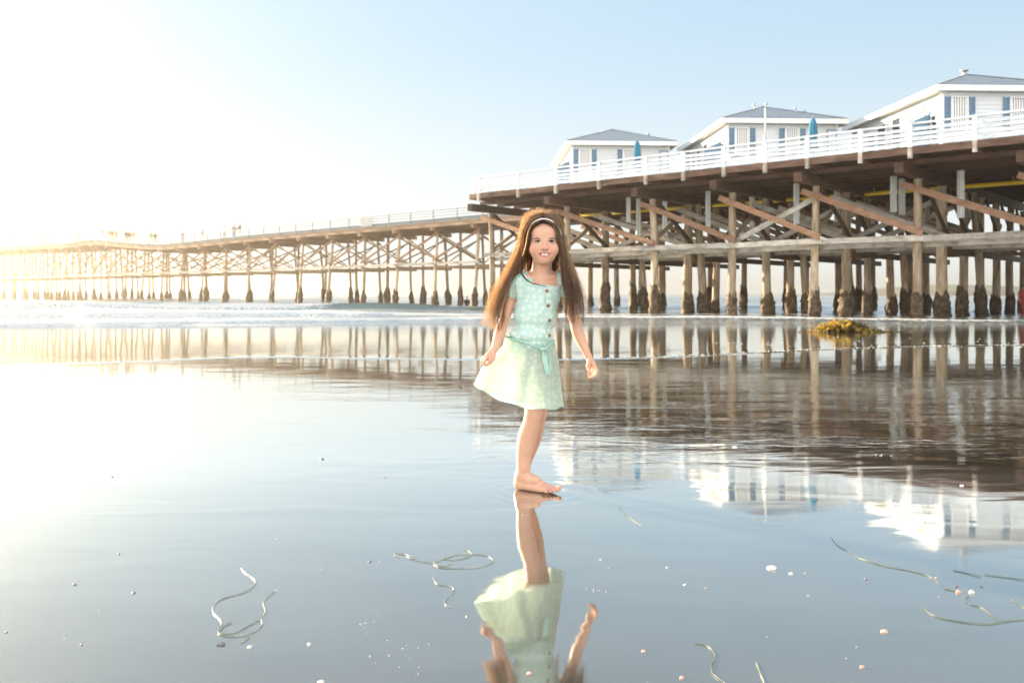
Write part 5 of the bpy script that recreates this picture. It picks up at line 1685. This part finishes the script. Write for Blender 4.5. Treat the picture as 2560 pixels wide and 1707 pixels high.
# ------------------------------------------------------------------ seaweed, seagrass, shells
def kelp():
    c = gnd(2125, 832, -.12)
    root = empty('seaweed_clump', (c.x, c.y, ground_z(c.y)))
    tag(root, 'heap of golden brown kelp lying on the wet sand before the piles', 'seaweed')
    rr = random.Random(4)
    def blades(n, name, mat, cx, cy, sx, sy, hmax, ln, up):
        mb = MB()
        for _ in range(n):
            x = rr.gauss(cx, sx); y = rr.gauss(cy, sy)
            hh = hmax * math.exp(-((x - cx) / (sx * 1.6)) ** 2) * rr.uniform(.15, 1)
            a = rr.uniform(0, 6.28); l = ln * rr.uniform(.5, 1.3); w = rr.uniform(.018, .045)
            d = Vector((math.cos(a), math.sin(a) * .6, 0)); s = Vector((-d.y, d.x, rr.uniform(-.8, .8))).normalized()
            rows = []; p = Vector((x, y, hh)); el = rr.uniform(-.2, up)
            for k in range(7):
                t = k / 6
                ww = w * math.sin(math.pi * (.12 + .86 * t)) * (1 + .2 * math.sin(k * 2.3))
                rows.append([p - s * ww, p + Vector((0, 0, .012 * math.sin(k * 1.9))), p + s * ww])
                p = p + (d * math.cos(el) + Vector((0, 0, math.sin(el)))) * l / 6
                el -= rr.uniform(.1, .5); p.z = max(p.z, .004 + .01 * rr.random())
            mb.grid(rows)
        for _ in range(n // 3):     # float bladders
            x = rr.gauss(cx, sx * .9); y = rr.gauss(cy, sy)
            hh = hmax * math.exp(-((x - cx) / (sx * 1.6)) ** 2) * rr.uniform(.2, 1)
            r = rr.uniform(.014, .03); mb.ball((x, y, hh + r), (r, r, r * 1.5), 8, 6)
        mb.build(name, mat, root, True)['kind'] = 'stuff'
    blades(330, 'golden_blades', M['kelp'], -.28, 0, .30, .14, .27, .26, 1.1)
    blades(110, 'golden_blades', M['kelp'], .10, -.12, .30, .06, .10, .20, .6)
    blades(240, 'dark_blades', M['kelp_dark'], .08, .06, .30, .14, .24, .26, .9)
    blades(40, 'dark_blades', M['kelp_dark'], .75, .05, .28, .05, .04, .22, .3)
    mb = MB()
    for k in range(16):
        x, y = rr.gauss(-.05, .35), rr.gauss(0, .1); pts = []
        a = rr.uniform(-.6, .6) + (math.pi if rr.random() < .5 else 0)
        for j in range(9):
            pts.append((x, y, .012 + .16 * math.exp(-(x / .4) ** 2) * rr.uniform(.6, 1)))
            x += .08 * math.cos(a); y += .08 * math.sin(a) * .5; a += rr.uniform(-.5, .5)
        mb.tube(pts, .008, 6)
    mb.build('stalk', M['kelp_dark'], root, True)
kelp()

def sg(px_pts, ox, oy, sc): return [(ox + x / sc, oy + y / sc) for x, y in px_pts]
def blade(mb, pts, w=.0035, z=.0018):
    w *= .37
    pts = [gnd(x, y, 0) for x, y in pts]
    # smooth
    q = []
    n = len(pts)
    for i in range(n - 1):
        p0, p1, p2, p3 = pts[max(i - 1, 0)], pts[i], pts[i + 1], pts[min(i + 2, n - 1)]
        for t in (0, .2, .4, .6, .8):
            q.append(.5 * (2 * p1 + (p2 - p0) * t + (2 * p0 - 5 * p1 + 4 * p2 - p3) * t * t + (3 * p1 - 3 * p2 + p3 - p0) * t ** 3))
    q.append(pts[-1])
    rows = []; m = len(q)
    for i, p in enumerate(q):
        d = (q[min(i + 1, m - 1)] - q[max(i - 1, 0)]).normalized(); s = Vector((-d.y, d.x, 0))
        ww = w * min(1, .3 + 4 * min(i, m - 1 - i) / m) * (1 + .25 * math.sin(i * 1.3))
        zz = z + .0022 * max(0, mn.noise(Vector((p.x * 9, p.y * 9, 1)))) 
        rows.append([p - s * ww + Vector((0, 0, zz)), p + Vector((0, 0, zz + .0012)), p + s * ww + Vector((0, 0, zz * .8)), p + Vector((0, 0, zz - .0010))])
    mb.grid(rows, True)
GR = [
 ('tangled pale seagrass loops at lower left, shaped like a hook with a dark shell below', 'grass_pale', .0034, [
   sg([(315, 435), (345, 470), (410, 515), (428, 550), (400, 590), (330, 628), (210, 660), (130, 700), (98, 745), (110, 790), (155, 835), (165, 880), (140, 930), (160, 955)], 500, 1280, 3.0947),
   sg([(150, 945), (260, 935), (350, 895), (430, 850), (470, 835), (480, 870), (440, 915), (340, 955), (220, 965), (150, 950)], 500, 1280, 3.0947),
   sg([(590, 605), (520, 660), (488, 705), (503, 770), (475, 832)], 500, 1280, 3.0947), sg([(160, 920), (190, 880), (250, 855)], 500, 1280, 3.0947)]),
 ('short pale seagrass blade beside the hook shaped tangle at lower left', 'grass_pale', .0030, [sg([(385, 965), (350, 995), (305, 1015)], 500, 1280, 3.0947)]),
 ('wide flat seagrass tangle of crossing loops left of the girl\'s reflection', 'grass_pale', .0032, [
   sg([(1560, 355), (1500, 332), (1530, 325), (1590, 330), (1620, 352), (1700, 380), (1800, 397), (1850, 430), (1960, 437), (2100, 433), (2200, 420), (2268, 385), (2240, 350), (2190, 335), (2110, 328), (2000, 330), (1900, 360), (1810, 390)], 500, 1280, 3.0947),
   sg([(2110, 330), (2040, 360), (1960, 372), (1880, 362)], 500, 1280, 3.0947), sg([(1605, 360), (1670, 355)], 500, 1280, 3.0947), sg([(2100, 325), (2070, 300), (2040, 292)], 500, 1280, 3.0947),
   sg([(1810, 400), (1850, 420), (1910, 415), (1950, 392)], 500, 1280, 3.0947)]),
 ('thin s-shaped seagrass strand below the wide tangle', 'grass_pale', .0028, [sg([(1800, 505), (1820, 545), (1860, 565), (1920, 572), (1965, 600), (1940, 640), (1895, 690), (1900, 720), (1945, 740)], 500, 1280, 3.0947)]),
 ('longest dark green seagrass blade, running diagonally at lower right', 'grass', .0034, [sg([(1035, 180), (1080, 230), (1160, 275), (1250, 325), (1400, 370), (1580, 405), (1700, 440), (1760, 480), (1780, 515)], 1700, 1280, 2.735)]),
 ('short seagrass piece touching the pink shell at lower right', 'grass', .0028, [sg([(1805, 528), (1850, 535), (1890, 545)], 1700, 1280, 2.735)]),
 ('short straight dark seagrass blade right of the longest diagonal blade', 'grass', .0028, [sg([(1870, 400), (1960, 420), (2060, 445)], 1700, 1280, 2.735)]),
 ('straight seagrass blade running out of the right edge of the photo', 'grass', .0030, [sg([(2085, 430), (2200, 445), (2352, 465), (2420, 470)], 1700, 1280, 2.735)]),
 ('curled seagrass strand starting at the white shell at lower right', 'grass', .0030, [sg([(1980, 572), (1950, 600), (1980, 632), (2060, 655), (2120, 700), (2180, 745)], 1700, 1280, 2.735)]),
 ('broad shallow arc of seagrass at the lower right corner', 'grass', .0036, [sg([(1655, 655), (1720, 700), (1800, 730), (1950, 757), (2100, 765), (2250, 745), (2352, 735), (2450, 722)], 1700, 1280, 2.735)]),
 ('short seagrass blade at the right edge above the broad arc', 'grass', .0030, [sg([(2262, 603), (2310, 630), (2352, 657), (2400, 680)], 1700, 1280, 2.735)]),
 ('thin hooked seagrass strand at the bottom edge right of the girl\'s reflection', 'grass', .0028, [sg([(100, 895), (180, 915), (230, 960), (238, 1010), (215, 1060), (220, 1105), (260, 1140), (300, 1168), (340, 1200)], 1700, 1280, 2.735)]),
 ('thick pale seagrass stub at the bottom edge', 'grass_pale', .0055, [sg([(520, 1030), (530, 1055), (545, 1090), (560, 1130), (575, 1168), (585, 1200)], 1700, 1280, 2.735)]),
 ('faint thin straight seagrass just right of the girl\'s reflected leg', 'grass', .0020, [[(1547, 1269), (1570, 1292), (1605, 1315)]]),
]
for lab, mt, w, strands in GR:
    mb = MB()
    for s in strands: blade(mb, s, w)
    c = sum((Vector(v) for v in mb.v), Vector()) / len(mb.v)
    o = mb.build('seagrass', M[mt], None, True, local=(c.x, c.y, 0))
    tag(o, lab, 'seagrass', 'seagrass strands on the wet sand')

def shell(x, y, wpx, mat, kind, rz, label, group='shells and pebbles on the wet sand'):
    c = gnd(x, y, 0)
    w = wpx / F * c.y / 2 * (.72 if kind == 'pebble' else .85)
    mb = MB(); P = []
    nr, nn = 8, 26
    for i in range(nr + 1):
        t = i / nr; row = []
        for k in range(nn):
            a = 2 * math.pi * k / nn
            if kind == 'clam':      # domed valve with ribs, beak at one side
                r = math.sin(t * math.pi / 2) * (1 + .04 * math.cos(12 * a) * t)
                xx = r * math.cos(a) * (1 if math.cos(a) < 0 else .9); yy = r * math.sin(a) * .78
                zz = .50 * math.cos(t * math.pi / 2) ** .8 + .015 * math.cos(12 * a) * t
                xx += .28 * (1 - t)
            elif kind == 'mussel':
                r = math.sin(t * math.pi / 2)
                xx = r * math.cos(a); yy = r * math.sin(a) * (.38 + .14 * math.cos(a)); zz = .38 * math.cos(t * math.pi / 2) * (1 + .3 * math.cos(a))
            elif kind == 'whelk':   # a little spired cone lying down
                r = math.sin(t * math.pi / 2) * (1 + .10 * math.sin(t * 18))
                xx = r * math.cos(a); yy = r * math.sin(a) * .7; zz = .9 * (1 - t) ** .9 + .04 * math.sin(t * 18)
            else:                   # worn pebble
                r = math.sin(t * math.pi / 2) * (1 + .10 * math.sin(3 * a + x) + .05 * math.sin(5 * a))
                xx = r * math.cos(a); yy = r * math.sin(a) * .8; zz = .5 * math.cos(t * math.pi / 2)
            row.append((w * xx, w * yy, max(w * zz, -.001) - (.0015 if i == nr else 0)))
        P.append(row)
    mb.grid(P, True)
    o = mb.build('pebble' if kind == 'pebble' else 'shell', mat, None, True)
    o.location = (c.x, c.y, .0012); o.rotation_euler = (0, 0, rz)
    tag(o, label, 'pebble' if kind == 'pebble' else 'shell', group)
SW, SP_, SD = M['shell_white'], M['shell_pink'], M['shell_dark']
for a in ((551, 1611, 27, SD, 'mussel', .3, 'dark purple mussel shell under the hook shaped seagrass'),
          (624, 1618, 16, SW, 'clam', .8, 'small white shell just right of the dark mussel shell'),
          (773, 1611, 15, SW, 'clam', 2.0, 'small grey white shell alone on bare sand right of the hook shaped seagrass'),
          (803, 1706, 22, SW, 'clam', .2, 'white shell cut off by the bottom edge, left part of the photo'),
          (1166, 1542, 13, SW, 'mussel', 1.4, 'slim upright cream shell just left of the reflected skirt'),
          (1323, 1684, 15, SP_, 'whelk', .5, 'round pale pink shell inside the girl\'s reflection at the bottom'),
          (1930, 1421, 31, SW, 'clam', -.2, 'largest white shell, on bare sand at right'),
          (1978, 1434, 13, SW, 'clam', .1, 'small flat white shell just right of the largest shell'),
          (2013, 1433, 7, SP_, 'pebble', .0, 'tiny pinkish pebble two steps right of the largest shell'),
          (2397, 1481, 18, SP_, 'whelk', .4, 'pink shell beside the white shell at lower right'),
          (2430, 1481, 18, SW, 'whelk', .1, 'pointed white shell beside the pink shell at lower right'),
          (2392, 1466, 14, SD, 'pebble', .2, 'brown pebble just above the pink shell at lower right'),
          (2454, 1467, 10, SD, 'pebble', .5, 'small brown pebble right of and above the white pointed shell'),
          (2340, 1444, 8, SP_, 'pebble', .5, 'tiny pink pebble beside the end of the longest seagrass'),
          (2165, 1447, 12, SD, 'pebble', .0, 'dark brown pebble under the longest seagrass blade'),
          (2211, 1579, 22, SP_, 'clam', .1, 'pink and white shell alone in the lower right quarter'),
          (2156, 1668, 15, SP_, 'whelk', .2, 'pink shell near the bottom edge at right'),
          (1609, 1628, 14, SP_, 'clam', .3, 'pinkish shell right of the reflected arm'),
          (1705, 1695, 15, SP_, 'whelk', .3, 'pinkish shell at the bottom edge left of the hooked seagrass'),
          (1712, 1462, 10, SW, 'clam', .3, 'small cream shell midway between reflected arm and largest shell'),
          (1764, 1470, 7, SP_, 'pebble', .3, 'tiny pebble right of the small cream shell'),
          (1668, 1419, 10, SW, 'pebble', .3, 'small white pebble above the small cream shell'),
          (1502, 1399, 8, SW, 'pebble', .3, 'tiny white pebble above the reflected hand'),
          (924, 1404, 12, SD, 'pebble', .3, 'dark pebble left of the wide seagrass tangle'),
          (334, 1482, 12, SD, 'pebble', .3, 'small dark pebble left of the hook shaped seagrass'),
          (187, 1461, 13, SD, 'pebble', .3, 'small grey pebble, left of the other dark ones'),
          (16, 1580, 10, SD, 'pebble', .3, 'grey pebble at the left edge of the photo'),
          (203, 1612, 9, SD, 'pebble', .3, 'small grey pebble at lower left near the bottom'),
          (690, 1476, 9, SW, 'pebble', .3, 'white pebble at the upper end of the hooked tangle\'s right strand'),
          (805, 1148, 14, SD, 'pebble', .3, 'black pebble alone on bright sand left of the girl'),
          (281, 1192, 9, SD, 'pebble', .3, 'small dark pebble on the bright sand far left'),
          (297, 1385, 8, SD, 'pebble', .3, 'tiny dark pebble below the bright sand at left'),
          (962, 1193, 7, SD, 'pebble', .3, 'tiny dark pebble right of and below the black pebble'),
          (1838, 1118, 15, SW, 'clam', .3, 'white shell within the reflection of the middle cottage deck'),
          (2405, 1214, 12, SW, 'clam', .3, 'white shell within the reflection at the right')):
    shell(*a)
# a scatter of bits of shell and bubbles on the sand at lower centre
def shell_litter():
    mb = MB(); rr = random.Random(8)
    for (cx, cy, sx, sy, n) in ((990, 1640, 45, 50, 22), (915, 1556, 30, 12, 7), (2225, 1137, 22, 3, 8), (1480, 1476, 14, 5, 6), (1050, 1400, 500, 150, 8), (2050, 1500, 420, 120, 10), (400, 1500, 350, 120, 6)):
        for _ in range(n):
            x, y = rr.gauss(cx, sx), rr.gauss(cy, sy)
            if y < 1080 or y > 1760: continue
            c = gnd(x, y, 0); r = rr.uniform(.0008, .0018) * (c.y / 2.4) ** .7
            mb.ball((c.x, c.y, r * .4), (r * 1.4, r * 1.1, r * .8), 7, 5)
    o = mb.build('shell_grit', M['shell_white'], None, True)
    tag(o, 'tiny white bits of shell and bubbles scattered over the wet sand', 'shell grit', kind='stuff')
shell_litter()

# ------------------------------------------------------------------ far headland at right
def hills():
    P = []
    for i in range(9):
        row = []
        for k in range(160):
            x = 150 + k * 5.0
            y = 560 + i * 22
            env = math.sin(math.pi * i / 8) ** .7 * min(1, max(0, (x - 175) / 140))
            h = (8 + 3 * mn.noise(Vector((x * .012, 0, 0))) + 1.6 * mn.noise(Vector((x * .05, i * .6, 3))) + 1.2 * mn.noise(Vector((x * .3, i, 5)))) * env
            row.append((x, y, SEA - 1 + max(0, h)))
        P.append(row)
    o = MB().grid(P).build('hills', M['hill'], None, False)
    tag(o, kind='structure')
hills()

# ------------------------------------------------------------------ sea air
def haze(density=.0010, g=.86):  # haze also stands in for the warm lens-flare veil at left
    m = bpy.data.materials.new('haze'); m.use_nodes = True
    nt = m.node_tree; nt.nodes.remove(nt.nodes['Principled BSDF'])
    v = nt.nodes.new('ShaderNodeVolumePrincipled')
    v.inputs['Color'].default_value = (.98, .89, .74, 1)
    v.inputs['Density'].default_value = density
    v.inputs['Anisotropy'].default_value = g
    nt.links.new(v.outputs[0], nt.nodes['Material Output'].inputs['Volume'])
    o = MB().box((60, 300, 4.75), (1900, 940, 17.5)).build('haze', m)
    o.data.materials[0] = m
    tag(o, 'pale sea haze', 'haze', kind='stuff')
haze()
